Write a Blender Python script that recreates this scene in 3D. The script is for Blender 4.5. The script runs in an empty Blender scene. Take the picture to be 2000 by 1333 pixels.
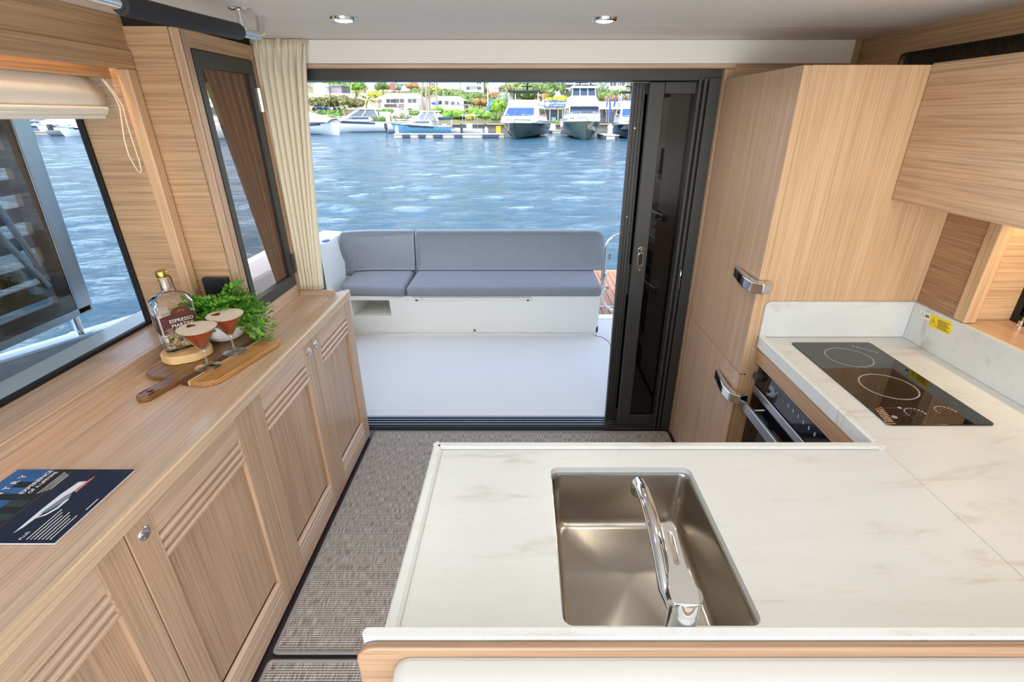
import bpy, bmesh, math, random
from mathutils import Vector, Matrix, Euler
random.seed(7)
SC = bpy.context.scene
COL = SC.collection
PI = math.pi

# ------------------------------------------------------------------ camera, sky, sun, exposure
H = 1.65                     # eye height above the saloon floor (z = 0)
F_PX, CX, CY = 957.0, 1020.0, 666.5
TH = math.atan((666.5 - 227.0) / F_PX)
cam = bpy.data.cameras.new('camera'); cam.sensor_width = 36.0; cam.sensor_fit = 'HORIZONTAL'
cam.lens = F_PX / 2000.0 * 36.0
cam.shift_x = -(CX - 1000.0) / 2000.0
cam.clip_start = 0.02; cam.clip_end = 1000
camo = bpy.data.objects.new('camera', cam); COL.objects.link(camo)
camo.location = (0, 0, H); camo.rotation_euler = (PI / 2 - TH, 0, 0)
SC.camera = camo

world = bpy.data.worlds.new('sky'); SC.world = world; world.use_nodes = True
wn = world.node_tree; wn.nodes.clear()
wo = wn.nodes.new('ShaderNodeOutputWorld'); wb = wn.nodes.new('ShaderNodeBackground')
sky = wn.nodes.new('ShaderNodeTexSky'); sky.sky_type = 'NISHITA'; sky.sun_disc = False
sky.sun_elevation = math.radians(52); sky.sun_rotation = math.radians(200)
sky.air_density = .8; sky.dust_density = 1.2; sky.ozone_density = .7
hs_ = wn.nodes.new('ShaderNodeHueSaturation'); hs_.inputs['Saturation'].default_value = .68   # less blue in the skylight to keep the white deck neutral
wn.links.new(sky.outputs[0], hs_.inputs['Color']); wn.links.new(hs_.outputs[0], wb.inputs[0]); wb.inputs[1].default_value = 0.54
wn.links.new(wb.outputs[0], wo.inputs[0])

sunl = bpy.data.lights.new('sun', 'SUN'); sunl.energy = 1.9; sunl.angle = math.radians(0.6); sunl.color = (1, .96, .9)
suno = bpy.data.objects.new('sun', sunl); COL.objects.link(suno)
# from ahead of the boat (behind the camera), high, a little to port
suno.rotation_euler = Vector((-0.04, -0.62, 0.95)).to_track_quat('Z', 'Y').to_euler()

# added fill lamp, unseen behind the camera, aimed up to brighten the ceiling
wl = bpy.data.lights.new('added_cabin_fill', 'AREA'); wl.shape = 'RECTANGLE'; wl.size = 2.4; wl.size_y = 1.3; wl.energy = 40; wl.color = (.92, .965, 1.0)
wlo = bpy.data.objects.new('added_cabin_fill', wl); COL.objects.link(wlo); wlo.location = (0, -1.25, .85); wlo.rotation_euler = (math.radians(132), 0, 0)

vs = SC.view_settings
vs.view_transform = 'Standard'; vs.look = 'None'; vs.gamma = 1.0; vs.use_curve_mapping = False
vs.exposure = 0.58
SC.display_settings.display_device = 'sRGB'

# ------------------------------------------------------------------ helpers
_c, _s = math.cos(TH), math.sin(TH)
def ray(u, v):
    a = (u - CX) / F_PX; b = (CY - v) / F_PX
    return Vector((a, _c + b * _s, -_s + b * _c))
def at_y(u, v, y):
    d = ray(u, v); return Vector((0, 0, H)) + d * (y / d.y)
def at_z(u, v, z):
    d = ray(u, v); return Vector((0, 0, H)) + d * ((z - H) / d.z)
def at_x(u, v, x):
    d = ray(u, v); return Vector((0, 0, H)) + d * (x / d.x)

class MB:
    """collects vertices and faces; build() links them as one mesh object"""
    def __init__(s): s.v = []; s.f = []; s.mi = []
    def add(s, vs_, fs, m=0):
        o = len(s.v); s.v += [tuple(p) for p in vs_]
        for f in fs: s.f.append([i + o for i in f]); s.mi.append(m)
        return s
    def box(s, x0, x1, y0, y1, z0, z1, m=0):
        v = [(x, y, z) for z in (z0, z1) for y in (y0, y1) for x in (x0, x1)]
        return s.add(v, [(0, 2, 3, 1), (4, 5, 7, 6), (0, 1, 5, 4), (2, 6, 7, 3), (0, 4, 6, 2), (1, 3, 7, 5)], m)
    def hexa(s, b, t, m=0):
        """bottom quad b and top quad t, both counter-clockwise from above"""
        return s.add(list(b) + list(t), [(3, 2, 1, 0), (4, 5, 6, 7), (0, 1, 5, 4), (1, 2, 6, 5), (2, 3, 7, 6), (3, 0, 4, 7)], m)
    def prism(s, poly, ax, a0, a1, m=0):
        """poly of (p,q) extruded along axis ax: x -> (y,z), y -> (x,z), z -> (x,y)"""
        n = len(poly)
        def P(p, a): return {'x': (a, p[0], p[1]), 'y': (p[0], a, p[1]), 'z': (p[0], p[1], a)}[ax]
        v = [P(p, a0) for p in poly] + [P(p, a1) for p in poly]
        f = [list(range(n))[::-1], list(range(n, 2 * n))] + [(i, (i + 1) % n, n + (i + 1) % n, n + i) for i in range(n)]
        return s.add(v, f, m)
    def tube(s, pts, r, n=10, m=0, cap=True, closed=False):
        pts = [Vector(p) for p in pts]; k = len(pts)
        rr = r if isinstance(r, (list, tuple)) else [r] * k
        d0 = (pts[1] - pts[0]).normalized()
        up = Vector((0, 0, 1)) if abs(d0.z) < .9 else Vector((1, 0, 0))
        u = d0.cross(up).normalized(); V = []
        for i, p in enumerate(pts):
            if closed: d = (pts[(i + 1) % k] - pts[i - 1])
            else: d = pts[min(i + 1, k - 1)] - pts[max(i - 1, 0)]
            d.normalize(); u = (u - d * u.dot(d)).normalized(); w = d.cross(u)
            V += [p + (u * math.cos(2 * PI * j / n) + w * math.sin(2 * PI * j / n)) * rr[i] for j in range(n)]
        f = []
        for i in range(k if closed else k - 1):
            a, b = i * n, ((i + 1) % k) * n
            f += [(a + j, a + (j + 1) % n, b + (j + 1) % n, b + j) for j in range(n)]
        if cap and not closed: f += [list(range(n))[::-1], list(range((k - 1) * n, k * n))]
        return s.add(V, f, m)
    def lathe(s, prof, c=(0, 0, 0), n=32, m=0):
        """prof of (r,z); r = 0 closes on the axis"""
        V = []; idx = []
        for r, z in prof:
            if r < 1e-6: idx.append([len(V)] * n); V.append((c[0], c[1], c[2] + z))
            else:
                idx.append(list(range(len(V), len(V) + n)))
                V += [(c[0] + r * math.cos(2 * PI * j / n), c[1] + r * math.sin(2 * PI * j / n), c[2] + z) for j in range(n)]
        f = []
        for a, b in zip(idx, idx[1:]):
            for j in range(n):
                q = [a[j], a[(j + 1) % n], b[(j + 1) % n], b[j]]
                q2 = [x for i, x in enumerate(q) if x not in q[:i]]
                if len(q2) > 2: f.append(q2)
        return s.add(V, f, m)
    def ell(s, c, r, n=14, k=9, m=0):
        p = [(math.sin(PI * i / k), -math.cos(PI * i / k)) for i in range(k + 1)]
        o = len(s.v)
        s.lathe([(abs(a) if 0 < i < k else 0, b) for i, (a, b) in enumerate(p)], n=n, m=m)
        for i in range(o, len(s.v)):
            x, y, z = s.v[i]; s.v[i] = (c[0] + x * r[0], c[1] + y * r[1], c[2] + z * r[2])
        return s
    def patch(s, q, u0, u1, v0, v1, off=.01, th=.02, m=0):
        """a thin slab lying on the quad q = bl, br, tr, tl"""
        q = [Vector(p) for p in q]
        nrm = (q[1] - q[0]).cross(q[3] - q[0]).normalized()
        def P(u, v): return q[0] * (1 - u) * (1 - v) + q[1] * u * (1 - v) + q[2] * u * v + q[3] * (1 - u) * v
        c = [P(u0, v0), P(u1, v0), P(u1, v1), P(u0, v1)]
        return s.hexa([p + nrm * (off - th) for p in c], [p + nrm * off for p in c], m)
    def grid(s, fn, nu, nv, m=0, close_u=False):
        V = [fn(i / nu, j / nv) for j in range(nv + 1) for i in range(nu + 1)]
        f = [(j * (nu + 1) + i, j * (nu + 1) + i + 1, (j + 1) * (nu + 1) + i + 1, (j + 1) * (nu + 1) + i) for j in range(nv) for i in range(nu)]
        return s.add(V, f, m)
    def xf(s, M, start=0):
        for i in range(start, len(s.v)): s.v[i] = tuple(M @ Vector(s.v[i]))
        return s
    def build(s, name, mats, parent=None, smooth=False, bevel=0, seg=2, local=False, ang=35, solid=0):
        me = bpy.data.meshes.new(name)
        off = Vector((0, 0, 0))
        if parent is not None and not local:
            p = parent
            while p: off += p.location; p = p.parent
        me.from_pydata([tuple(Vector(p) - off) for p in s.v], [], s.f)
        if not isinstance(mats, (list, tuple)): mats = [mats]
        for m in mats: me.materials.append(m)
        if len(mats) > 1: me.polygons.foreach_set('material_index', s.mi)
        bm = bmesh.new(); bm.from_mesh(me)
        if len(bm.faces) < 60000: bmesh.ops.recalc_face_normals(bm, faces=bm.faces)
        bm.to_mesh(me); bm.free()
        if smooth:
            me.polygons.foreach_set('use_smooth', [True] * len(me.polygons))
            me.set_sharp_from_angle(angle=math.radians(ang))
        me.update()
        o = bpy.data.objects.new(name, me); COL.objects.link(o)
        if parent is not None: o.parent = parent
        if solid:
            md = o.modifiers.new('solid', 'SOLIDIFY'); md.thickness = solid; md.offset = 0
        if bevel:
            md = o.modifiers.new('bevel', 'BEVEL'); md.width = bevel; md.segments = seg
            md.limit_method = 'ANGLE'; md.angle_limit = math.radians(40); md.harden_normals = True
            me.polygons.foreach_set('use_smooth', [True] * len(me.polygons)); me.set_sharp_from_angle(angle=math.radians(50))
        return o

def tag(o, label, cat, group=None, kind=None):
    o['label'] = label; o['category'] = cat
    if group: o['group'] = group
    if kind: o['kind'] = kind
    return o
def thing(name, label, cat, loc=(0, 0, 0), rz=0, group=None):
    o = bpy.data.objects.new(name, None); COL.objects.link(o); o.location = loc; o.rotation_euler = (0, 0, rz)
    o.empty_display_size = .05
    return tag(o, label, cat, group)
def struct(o):
    o['kind'] = 'structure'; return o
def sempty(name, loc=(0, 0, 0)):
    o = bpy.data.objects.new(name, None); COL.objects.link(o); o.location = loc; o.empty_display_size = .05
    return struct(o)
def copy_tree(o, parent=None):
    c = o.copy(); COL.objects.link(c); c.parent = parent
    for ch in list(o.children): copy_tree(ch, c)
    return c
def text(name, body, size, mat, parent, M, align='CENTER', ext=.0003, spacing=1.0):
    cu = bpy.data.curves.new(name, 'FONT'); cu.body = body; cu.size = size; cu.extrude = ext
    cu.align_x = align; cu.align_y = 'CENTER'; cu.space_character = spacing; cu.resolution_u = 3
    cu.materials.append(mat)
    tmp = bpy.data.objects.new(name, cu); COL.objects.link(tmp)
    me = bpy.data.meshes.new_from_object(tmp); bpy.data.objects.remove(tmp)
    o = bpy.data.objects.new(name, me); COL.objects.link(o); o.parent = parent; o.matrix_basis = M
    return o
def rrect(x0, x1, y0, y1, r, n=5):
    """rounded rectangle, counter-clockwise; r may be four radii (bl, br, tr, tl)"""
    rs = r if isinstance(r, (tuple, list)) else (r,) * 4
    out = []
    for (cx, cy, a), q in zip(((x0, y0, PI), (x1, y0, 1.5 * PI), (x1, y1, 0), (x0, y1, .5 * PI)), rs):
        ox = cx + (q if cx == x0 else -q); oy = cy + (q if cy == y0 else -q)
        if q < 1e-6: out.append((cx, cy)); continue
        out += [(ox + q * math.cos(a + PI / 2 * i / n), oy + q * math.sin(a + PI / 2 * i / n)) for i in range(n + 1)]
    return out

# ------------------------------------------------------------------ materials
def lin(c):
    if isinstance(c, str):
        c = [int(c[i:i + 2], 16) / 255 for i in (0, 2, 4)]
    return tuple((x / 12.92 if x <= .04045 else ((x + .055) / 1.055) ** 2.4) for x in c) + (1.0,)
def newmat(name):
    m = bpy.data.materials.new(name); m.use_nodes = True; nt = m.node_tree
    return m, nt, nt.nodes['Principled BSDF']
def plain(name, col, rough=.5, metal=0.0, spec=.5, noise=0, nscale=40, bump=0, bscale=300, coat=0):
    m, nt, b = newmat(name); c = lin(col)
    b.inputs['Base Color'].default_value = c; b.inputs['Roughness'].default_value = rough
    b.inputs['Metallic'].default_value = metal; b.inputs['Specular IOR Level'].default_value = spec
    b.inputs['Coat Weight'].default_value = coat
    tc = nt.nodes.new('ShaderNodeTexCoord')
    if noise:
        t = nt.nodes.new('ShaderNodeTexNoise'); t.inputs['Scale'].default_value = nscale; t.inputs['Detail'].default_value = 4
        nt.links.new(tc.outputs['Object'], t.inputs['Vector'])
        r = nt.nodes.new('ShaderNodeValToRGB')
        r.color_ramp.elements[0].position = .3; r.color_ramp.elements[1].position = .7
        r.color_ramp.elements[0].color = tuple(x * (1 - noise) for x in c[:3]) + (1,)
        r.color_ramp.elements[1].color = tuple(min(1, x * (1 + noise)) for x in c[:3]) + (1,)
        nt.links.new(t.outputs['Fac'], r.inputs['Fac']); nt.links.new(r.outputs['Color'], b.inputs['Base Color'])
    if bump:
        t = nt.nodes.new('ShaderNodeTexNoise'); t.inputs['Scale'].default_value = bscale; t.inputs['Detail'].default_value = 3
        nt.links.new(tc.outputs['Object'], t.inputs['Vector'])
        bp = nt.nodes.new('ShaderNodeBump'); bp.inputs['Strength'].default_value = bump; bp.inputs['Distance'].default_value = .001
        nt.links.new(t.outputs['Fac'], bp.inputs['Height']); nt.links.new(bp.outputs['Normal'], b.inputs['Normal'])
    return m
def oak(name, ax, ca='b28e70', cb='cfaf91', rough=.38, streak=.10, wide=40.0):
    """veneer with grain along axis ax: broad figure, fine streaks and pores"""
    m, nt, b = newmat(name); N = nt.nodes.new; L = nt.links.new
    tc = N('ShaderNodeTexCoord'); oi = N('ShaderNodeObjectInfo')
    mul = N('ShaderNodeVectorMath'); mul.operation = 'SCALE'; mul.inputs['Scale'].default_value = 7.0
    cx = N('ShaderNodeCombineXYZ')
    for i in range(3): L(oi.outputs['Random'], cx.inputs[i])
    L(cx.outputs[0], mul.inputs[0])
    ad = N('ShaderNodeVectorMath'); ad.operation = 'ADD'; L(tc.outputs['Object'], ad.inputs[0]); L(mul.outputs[0], ad.inputs[1])
    def mapped(along, across):
        mp = N('ShaderNodeMapping')
        mp.inputs['Scale'].default_value = tuple(along if a == ax else across for a in 'xyz')
        L(ad.outputs[0], mp.inputs['Vector']); return mp.outputs[0]
    n1 = N('ShaderNodeTexNoise'); n1.inputs['Scale'].default_value = 1; n1.inputs['Detail'].default_value = 7; n1.inputs['Roughness'].default_value = .62; n1.inputs['Distortion'].default_value = .45
    L(mapped(.8, wide * 1.3), n1.inputs['Vector'])
    r = N('ShaderNodeValToRGB'); e = r.color_ramp.elements
    e[0].position = .24; e[0].color = lin(ca); e[1].position = .74; e[1].color = lin(cb)
    L(n1.outputs['Fac'], r.inputs['Fac'])
    n2 = N('ShaderNodeTexNoise'); n2.inputs['Scale'].default_value = 1; n2.inputs['Detail'].default_value = 3; n2.inputs['Distortion'].default_value = .3
    L(mapped(3.0, 260), n2.inputs['Vector'])
    r2 = N('ShaderNodeValToRGB'); e = r2.color_ramp.elements
    e[0].position = .34; e[0].color = (1 - streak * 2.6,) * 3 + (1,); e[1].position = .56; e[1].color = (1, 1, 1, 1)
    L(n2.outputs['Fac'], r2.inputs['Fac'])
    mx = N('ShaderNodeMix'); mx.data_type = 'RGBA'; mx.blend_type = 'MULTIPLY'; mx.inputs['Factor'].default_value = 1
    L(r.outputs['Color'], mx.inputs['A']); L(r2.outputs['Color'], mx.inputs['B'])
    L(mx.outputs['Result'], b.inputs['Base Color'])
    b.inputs['Roughness'].default_value = rough
    bp = N('ShaderNodeBump'); bp.inputs['Strength'].default_value = .12; bp.inputs['Distance'].default_value = .0006
    L(n2.outputs['Fac'], bp.inputs['Height']); L(bp.outputs['Normal'], b.inputs['Normal'])
    return m
def pane(name, tint, refl, rough=.0, gcol=(1, 1, 1), k=.5):
    """thin sheet glass: tinted see-through plus a fresnel-weighted mirror"""
    m = bpy.data.materials.new(name); m.use_nodes = True; nt = m.node_tree; nt.nodes.clear()
    N = nt.nodes.new; L = nt.links.new
    o = N('ShaderNodeOutputMaterial'); mx = N('ShaderNodeMixShader'); t = N('ShaderNodeBsdfTransparent'); g = N('ShaderNodeBsdfGlossy')
    t.inputs['Color'].default_value = tuple(tint) + (1,); g.inputs['Roughness'].default_value = rough
    g.inputs['Color'].default_value = tuple(gcol) + (1,)
    lw = N('ShaderNodeLayerWeight'); lw.inputs['Blend'].default_value = .5
    pw = N('ShaderNodeMath'); pw.operation = 'POWER'; L(lw.outputs['Facing'], pw.inputs[0]); pw.inputs[1].default_value = 4.0
    ma = N('ShaderNodeMath'); ma.operation = 'MULTIPLY_ADD'; ma.use_clamp = True
    L(pw.outputs[0], ma.inputs[0]); ma.inputs[1].default_value = k; ma.inputs[2].default_value = refl
    L(ma.outputs[0], mx.inputs['Fac']); L(t.outputs[0], mx.inputs[1]); L(g.outputs[0], mx.inputs[2]); L(mx.outputs[0], o.inputs['Surface'])
    return m
def emit(name, col, s):
    m, nt, b = newmat(name); b.inputs['Base Color'].default_value = lin(col)
    b.inputs['Emission Color'].default_value = lin(col); b.inputs['Emission Strength'].default_value = s
    return m
def glassmat(name, col=(1, 1, 1), ior=1.45, rough=0):
    m, nt, b = newmat(name); b.inputs['Base Color'].default_value = tuple(col) + (1,)
    b.inputs['Transmission Weight'].default_value = 1; b.inputs['IOR'].default_value = ior; b.inputs['Roughness'].default_value = rough
    return m

OX, OY, OZ = oak('oak_along_x', 'x'), oak('oak_along_y', 'y'), oak('oak_along_z', 'z')
PY = oak('pale_oak_along_y', 'y', 'b89679', 'd6b99f', .34)
PZ = oak('rosy_oak_along_z', 'z', 'ad8b6e', 'cbaa8c', .33)
PX = oak('pale_oak_along_x', 'x', 'b89679', 'd6b99f', .34)
GX = oak('figured_oak_along_x', 'x', 'b08a63', 'd0ab84', .4, .12, 60)
GZ = oak('honey_oak_along_z', 'z', 'c29b72', 'd8b48f', .38, .09, 30)
GY = oak('figured_oak_along_y', 'y', 'b38d66', 'd0ac85', .38, .12, 48)
WHITE_GEL = plain('white_gelcoat', 'eeece2', .25)
DECK_GEL = plain('nonskid_gelcoat', 'e4e3e0', .6, bump=.4, bscale=500)
COOL_GEL = plain('cool_white_gelcoat', 'd5dbe2', .3)
HEADLINER = plain('grey_headliner_vinyl', 'e4dfd6', .6, bump=.15, bscale=350)
PANELWHITE = plain('white_vinyl_panel', 'e9e6de', .55, bump=.1, bscale=300)
BLACK_AL = plain('black_anodised_aluminium', '3a3a37', .42, spec=.45, bump=.25, bscale=1200)
BLACK = plain('matte_black', '0c0c0d', .6)
DARK = plain('dark_gap', '17120e', .8)
CHROME = plain('chrome', 'e2e2e2', .07, 1.0)
STEEL = plain('brushed_steel', 'b4aca0', .26, 1.0, bump=.08, bscale=600)
SATIN = plain('satin_aluminium', 'b9bcc0', .33, 1.0)
BLUESTEEL = plain('satin_steel_rail', '9aa2a8', .3, 1.0)
GRIP = plain('black_leather_grip', '25272b', .62, bump=.5, bscale=500)
RUBBER = plain('black_rubber', '141414', .7)
PRINTW = plain('white_print', 'e8e6e0', .6)
PRINTD = plain('dark_print', '1b1b1b', .6)
WHITEP = plain('white_paint', 'f2f2ef', .45)

def fabric(name, col, scale=900, amt=.12, rough=.85, weave=True):
    m, nt, b = newmat(name); N = nt.nodes.new; L = nt.links.new; c = lin(col)
    tc = N('ShaderNodeTexCoord'); t = N('ShaderNodeTexNoise'); t.inputs['Scale'].default_value = scale; t.inputs['Detail'].default_value = 2
    L(tc.outputs['Object'], t.inputs['Vector'])
    r = N('ShaderNodeValToRGB'); e = r.color_ramp.elements; e[0].position = .3; e[1].position = .7
    e[0].color = tuple(x * (1 - amt) for x in c[:3]) + (1,); e[1].color = tuple(min(1, x * (1 + amt)) for x in c[:3]) + (1,)
    L(t.outputs['Fac'], r.inputs['Fac']); L(r.outputs['Color'], b.inputs['Base Color'])
    bp = N('ShaderNodeBump'); bp.inputs['Strength'].default_value = .25; bp.inputs['Distance'].default_value = .001
    L(t.outputs['Fac'], bp.inputs['Height']); L(bp.outputs['Normal'], b.inputs['Normal'])
    b.inputs['Roughness'].default_value = rough; b.inputs['Sheen Weight'].default_value = .15
    return m
CURTAIN = fabric('linen_curtain', 'ded4bd', 500, .04)
BLINDF = fabric('linen_blind', 'ece7dc', 400, .06)
CUSHION = fabric('grey_woven_cushion', '84868b', 350, .3)
CREAM = plain('cream_leather', 'c9cac6', .45, bump=.12, bscale=400)
CORD = plain('white_cord', 'eae2d2', .7)

def stone():
    m, nt, b = newmat('marbled_white_worktop'); N = nt.nodes.new; L = nt.links.new
    tc = N('ShaderNodeTexCoord'); mp = N('ShaderNodeMapping'); mp.inputs['Rotation'].default_value = (0, 0, math.radians(-38)); mp.inputs['Scale'].default_value = (1.2, 5.5, 3)
    geo = N('ShaderNodeNewGeometry')
    L(geo.outputs['Position'], mp.inputs['Vector'])
    n = N('ShaderNodeTexNoise'); n.inputs['Scale'].default_value = 2.2; n.inputs['Detail'].default_value = 8; n.inputs['Roughness'].default_value = .62; n.inputs['Distortion'].default_value = .8
    L(mp.outputs[0], n.inputs['Vector'])
    r = N('ShaderNodeValToRGB'); e = r.color_ramp.elements
    e[0].position = .25; e[0].color = lin('b3ada2'); e[1].position = .43; e[1].color = lin('d2d4d0')
    x = e.new(.60); x.color = lin('d5d7d4'); x = e.new(.76); x.color = lin('cfc8bb')
    L(n.outputs['Fac'], r.inputs['Fac'])
    s = N('ShaderNodeTexNoise'); s.inputs['Scale'].default_value = 420; s.inputs['Detail'].default_value = 1
    L(geo.outputs['Position'], s.inputs['Vector'])
    r2 = N('ShaderNodeValToRGB'); e = r2.color_ramp.elements; e[0].position = .3; e[0].color = (.82, .81, .79, 1); e[1].position = .42; e[1].color = (1, 1, 1, 1)
    L(s.outputs['Fac'], r2.inputs['Fac'])
    mx = N('ShaderNodeMix'); mx.data_type = 'RGBA'; mx.blend_type = 'MULTIPLY'; mx.inputs['Factor'].default_value = .6
    L(r.outputs['Color'], mx.inputs['A']); L(r2.outputs['Color'], mx.inputs['B']); L(mx.outputs['Result'], b.inputs['Base Color'])
    b.inputs['Roughness'].default_value = .36
    return m
STONE = stone()

def carpetmat():
    m, nt, b = newmat('ribbed_sisal_carpet'); N = nt.nodes.new; L = nt.links.new
    geo = N('ShaderNodeNewGeometry')
    w = N('ShaderNodeTexWave'); w.wave_type = 'BANDS'; w.bands_direction = 'Y'; w.inputs['Scale'].default_value = 2 * PI / .0085 / 20
    w.inputs['Distortion'].default_value = .5; w.inputs['Detail'].default_value = 2; w.inputs['Detail Scale'].default_value = 12
    L(geo.outputs['Position'], w.inputs['Vector'])
    mp = N('ShaderNodeMapping'); mp.inputs['Scale'].default_value = (330, 26, 1); L(geo.outputs['Position'], mp.inputs['Vector'])
    n = N('ShaderNodeTexNoise'); n.inputs['Scale'].default_value = 1; n.inputs['Detail'].default_value = 4; L(mp.outputs[0], n.inputs['Vector'])
    r = N('ShaderNodeValToRGB'); e = r.color_ramp.elements
    e[0].position = .32; e[0].color = lin('766e66'); e[1].position = .68; e[1].color = lin('dcd3c8')
    L(n.outputs['Fac'], r.inputs['Fac'])
    r2 = N('ShaderNodeValToRGB'); e = r2.color_ramp.elements; e[0].position = .05; e[0].color = (.36, .34, .33, 1); e[1].position = .45; e[1].color = (1, 1, 1, 1)
    L(w.outputs['Fac'], r2.inputs['Fac'])
    mx = N('ShaderNodeMix'); mx.data_type = 'RGBA'; mx.blend_type = 'MULTIPLY'; mx.inputs['Factor'].default_value = 1
    L(r.outputs['Color'], mx.inputs['A']); L(r2.outputs['Color'], mx.inputs['B']); L(mx.outputs['Result'], b.inputs['Base Color'])
    bp = N('ShaderNodeBump'); bp.inputs['Strength'].default_value = .7; bp.inputs['Distance'].default_value = .003
    L(w.outputs['Fac'], bp.inputs['Height']); L(bp.outputs['Normal'], b.inputs['Normal'])
    b.inputs['Roughness'].default_value = .9
    return m
CARPET = carpetmat()
BINDING = fabric('grey_carpet_binding', '8a857d', 600, .15)

# ================================================================== ROOM
# ---- floor, ceiling
f = MB().box(-1.35, 1.6, -1.3, 2.37, -.06, 0).build('floor', plain('dark_cabin_sole', '2a2226', .35)); struct(f)
c = sempty('ceiling', (0, 0, 1.935))
MB().box(-1.256, 1.40, 2.0, 2.342, 1.935, 1.965).build('panel', HEADLINER, c, bevel=.003)
MB().box(-1.256, 1.40, -1.3, 1.998, 1.935, 1.965).build('panel', HEADLINER, c, bevel=.003)
MB().box(-1.9, 1.9, 2.36, 3.55, 1.96, 2.06).build('overhang', WHITE_GEL, c, bevel=.02)
MB().box(-1.9, 1.9, -1.3, 2.36, 1.967, 2.06).build('roof', WHITE_GEL, c)

# ---- aft bulkhead and doorway
w = sempty('wall_aft', (0, 2.35, 0))
MB().box(-1.12, 1.362, 2.325, 2.352, 1.848, 1.934).build('header_panel', PANELWHITE, w, bevel=.004)
MB().box(-1.12, .888, 2.328, 2.36, 1.831, 1.8475).build('header_trim', PX, w, bevel=.002)
MB().box(.886, 1.36, 2.342, 2.36, 1.0, 1.8475).box(1.30, 1.47, 2.353, 2.37, 1.0, 1.965).build('side_panel', OX, w)
MB().box(.846, .884, 2.326, 2.362, 0.0, 1.83).build('jamb_trim', PZ, w, bevel=.003)
MB().box(-1.135, -1.06, 2.37, 2.5, -.06, 1.95).box(.90, 1.9, 2.5, 2.6, -.06, 1.95).build('outer_skin', COOL_GEL, w)
MB().box(-1.135, -1.118, 2.295, 2.37, .0, 1.93).build('corner_panel', OZ, w)

d = sempty('door_1', (.3, 2.4, 0))
MB().box(-1.06, .90, 2.3625, 2.5, 1.788, 1.90).build('door_head', BLACK_AL, d, bevel=.003)
MB().box(-1.06, .87, 2.368, 2.5, -.02, .004).build('threshold', BLACK_AL, d, bevel=.002)
for y in (2.378, 2.40, 2.425, 2.45, 2.475):
    MB().box(-1.04, .80, y - .003, y + .003, .004, .013).build('track', BLUESTEEL if y > 2.39 else BLACK_AL, d)
for a, b_ in ((.752, .765), (.775, .789), (.797, .846)):
    MB().box(a, b_, 2.352, 2.42, 0, 1.80).build('jamb', BLACK_AL, d, bevel=.003)
MB().box(.765, .80, 2.372, 2.42, 0, 1.80).build('jamb_groove', BLACK, d)
MB().box(-1.10, -1.045, 2.36, 2.5, 0, 1.80).build('jamb', BLACK_AL, d, bevel=.003)
MB().box(.755, .90, 2.42, 2.50, 0, 1.80).build('jamb_back', BLACK, d)
# sliding leaves, stacked open to starboard
DG = plain('dark_tinted_glass', '050606', .03, spec=.5)
def leaf(x0, x1, y0, y1, z0, z1, st, label):
    l = MB().box(x0, x0 + st, y0, y1, z0, z1).build('sliding_leaf', BLACK_AL, d, bevel=.004)
    l['label'] = label
    MB().box(x1 - st * .4, x1, y0, y1, z0, z1).build('stile', BLACK_AL, l, bevel=.003)
    MB().box(x0 + st, x1 - st * .4, y0, y1, z1 - .047, z1).build('rail', BLACK_AL, l, bevel=.003)
    MB().box(x0 + st, x1 - st * .4, y0, y1, z0, z0 + .07).build('rail', BLACK_AL, l, bevel=.003)
    MB().box(x0 + st, x1 - st * .4, (y0 + y1) / 2 - .003, (y0 + y1) / 2 + .003, z0 + .07, z1 - .047).build('glass', DG, l)
    return l
l2 = leaf(.552, .80, 2.385, 2.417, .012, 1.785, .068, 'front sliding leaf with dark glass and chrome latch')
l1 = leaf(.492, .74, 2.447, 2.479, .012, 1.785, .058, 'rear sliding leaf with flush pull')
for gx in (.506, .520, .536): MB().box(gx - .0015, gx + .0015, 2.444, 2.4472, .012, 1.785).build('groove', BLACK, l1)
for z in (.15, .55, 1.2, 1.6): MB().lathe([(0, 0), (.004, 0), (.003, .002), (0, .002)], n=10).xf(Matrix.Translation((.514, 2.4445, z)) @ Matrix.Rotation(PI / 2, 4, 'X')).build('screw', CHROME, l1)
# latch on the front leaf
lx, ly = .5865, 2.384
p = rrect(lx - .0165, lx + .0165, .938, 1.066, .016, 6)
lp = MB().prism(p, 'y', ly - .005, ly).build('latch_plate', CHROME, l2, bevel=.0015)
MB().prism(rrect(lx - .0105, lx + .0105, .972, 1.034, .0105, 6), 'y', ly - .0056, ly - .0045).build('recess', BLACK, lp)
ring = [(lx + .0115 * math.cos(a), ly - .006, 1.003 + .0205 * (1 if math.sin(a) > 0 else -1) + .0115 * math.sin(a)) for a in [2 * PI * i / 24 for i in range(24)]]
MB().tube(ring, .0018, 6, closed=True).build('bezel', CHROME, lp, smooth=True)
for z in (.951, 1.053): MB().lathe([(0, 0), (.005, 0), (.004, .002), (0, .002)], n=12).xf(Matrix.Translation((lx, ly - .005, z)) @ Matrix.Rotation(PI / 2, 4, 'X')).build('screw', SATIN, lp, smooth=True)
# flush pull on the rear leaf and edge latch on the jamb
MB().prism(rrect(.548, .5515, .80, .955, .0017, 4), 'y', 2.436, 2.447).build('pull', CHROME, l1, bevel=.001)
MB().prism(rrect(.5495, .5715, .795, .96, .009, 4), 'y', 2.44, 2.4472).build('pull_recess', BLACK, l1)
MB().tube([(.785, 2.35, .86), (.785, 2.343, .87), (.785, 2.343, .95), (.785, 2.35, .96)], .003, 8).build('edge_pull', CHROME, d, smooth=True)

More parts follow.
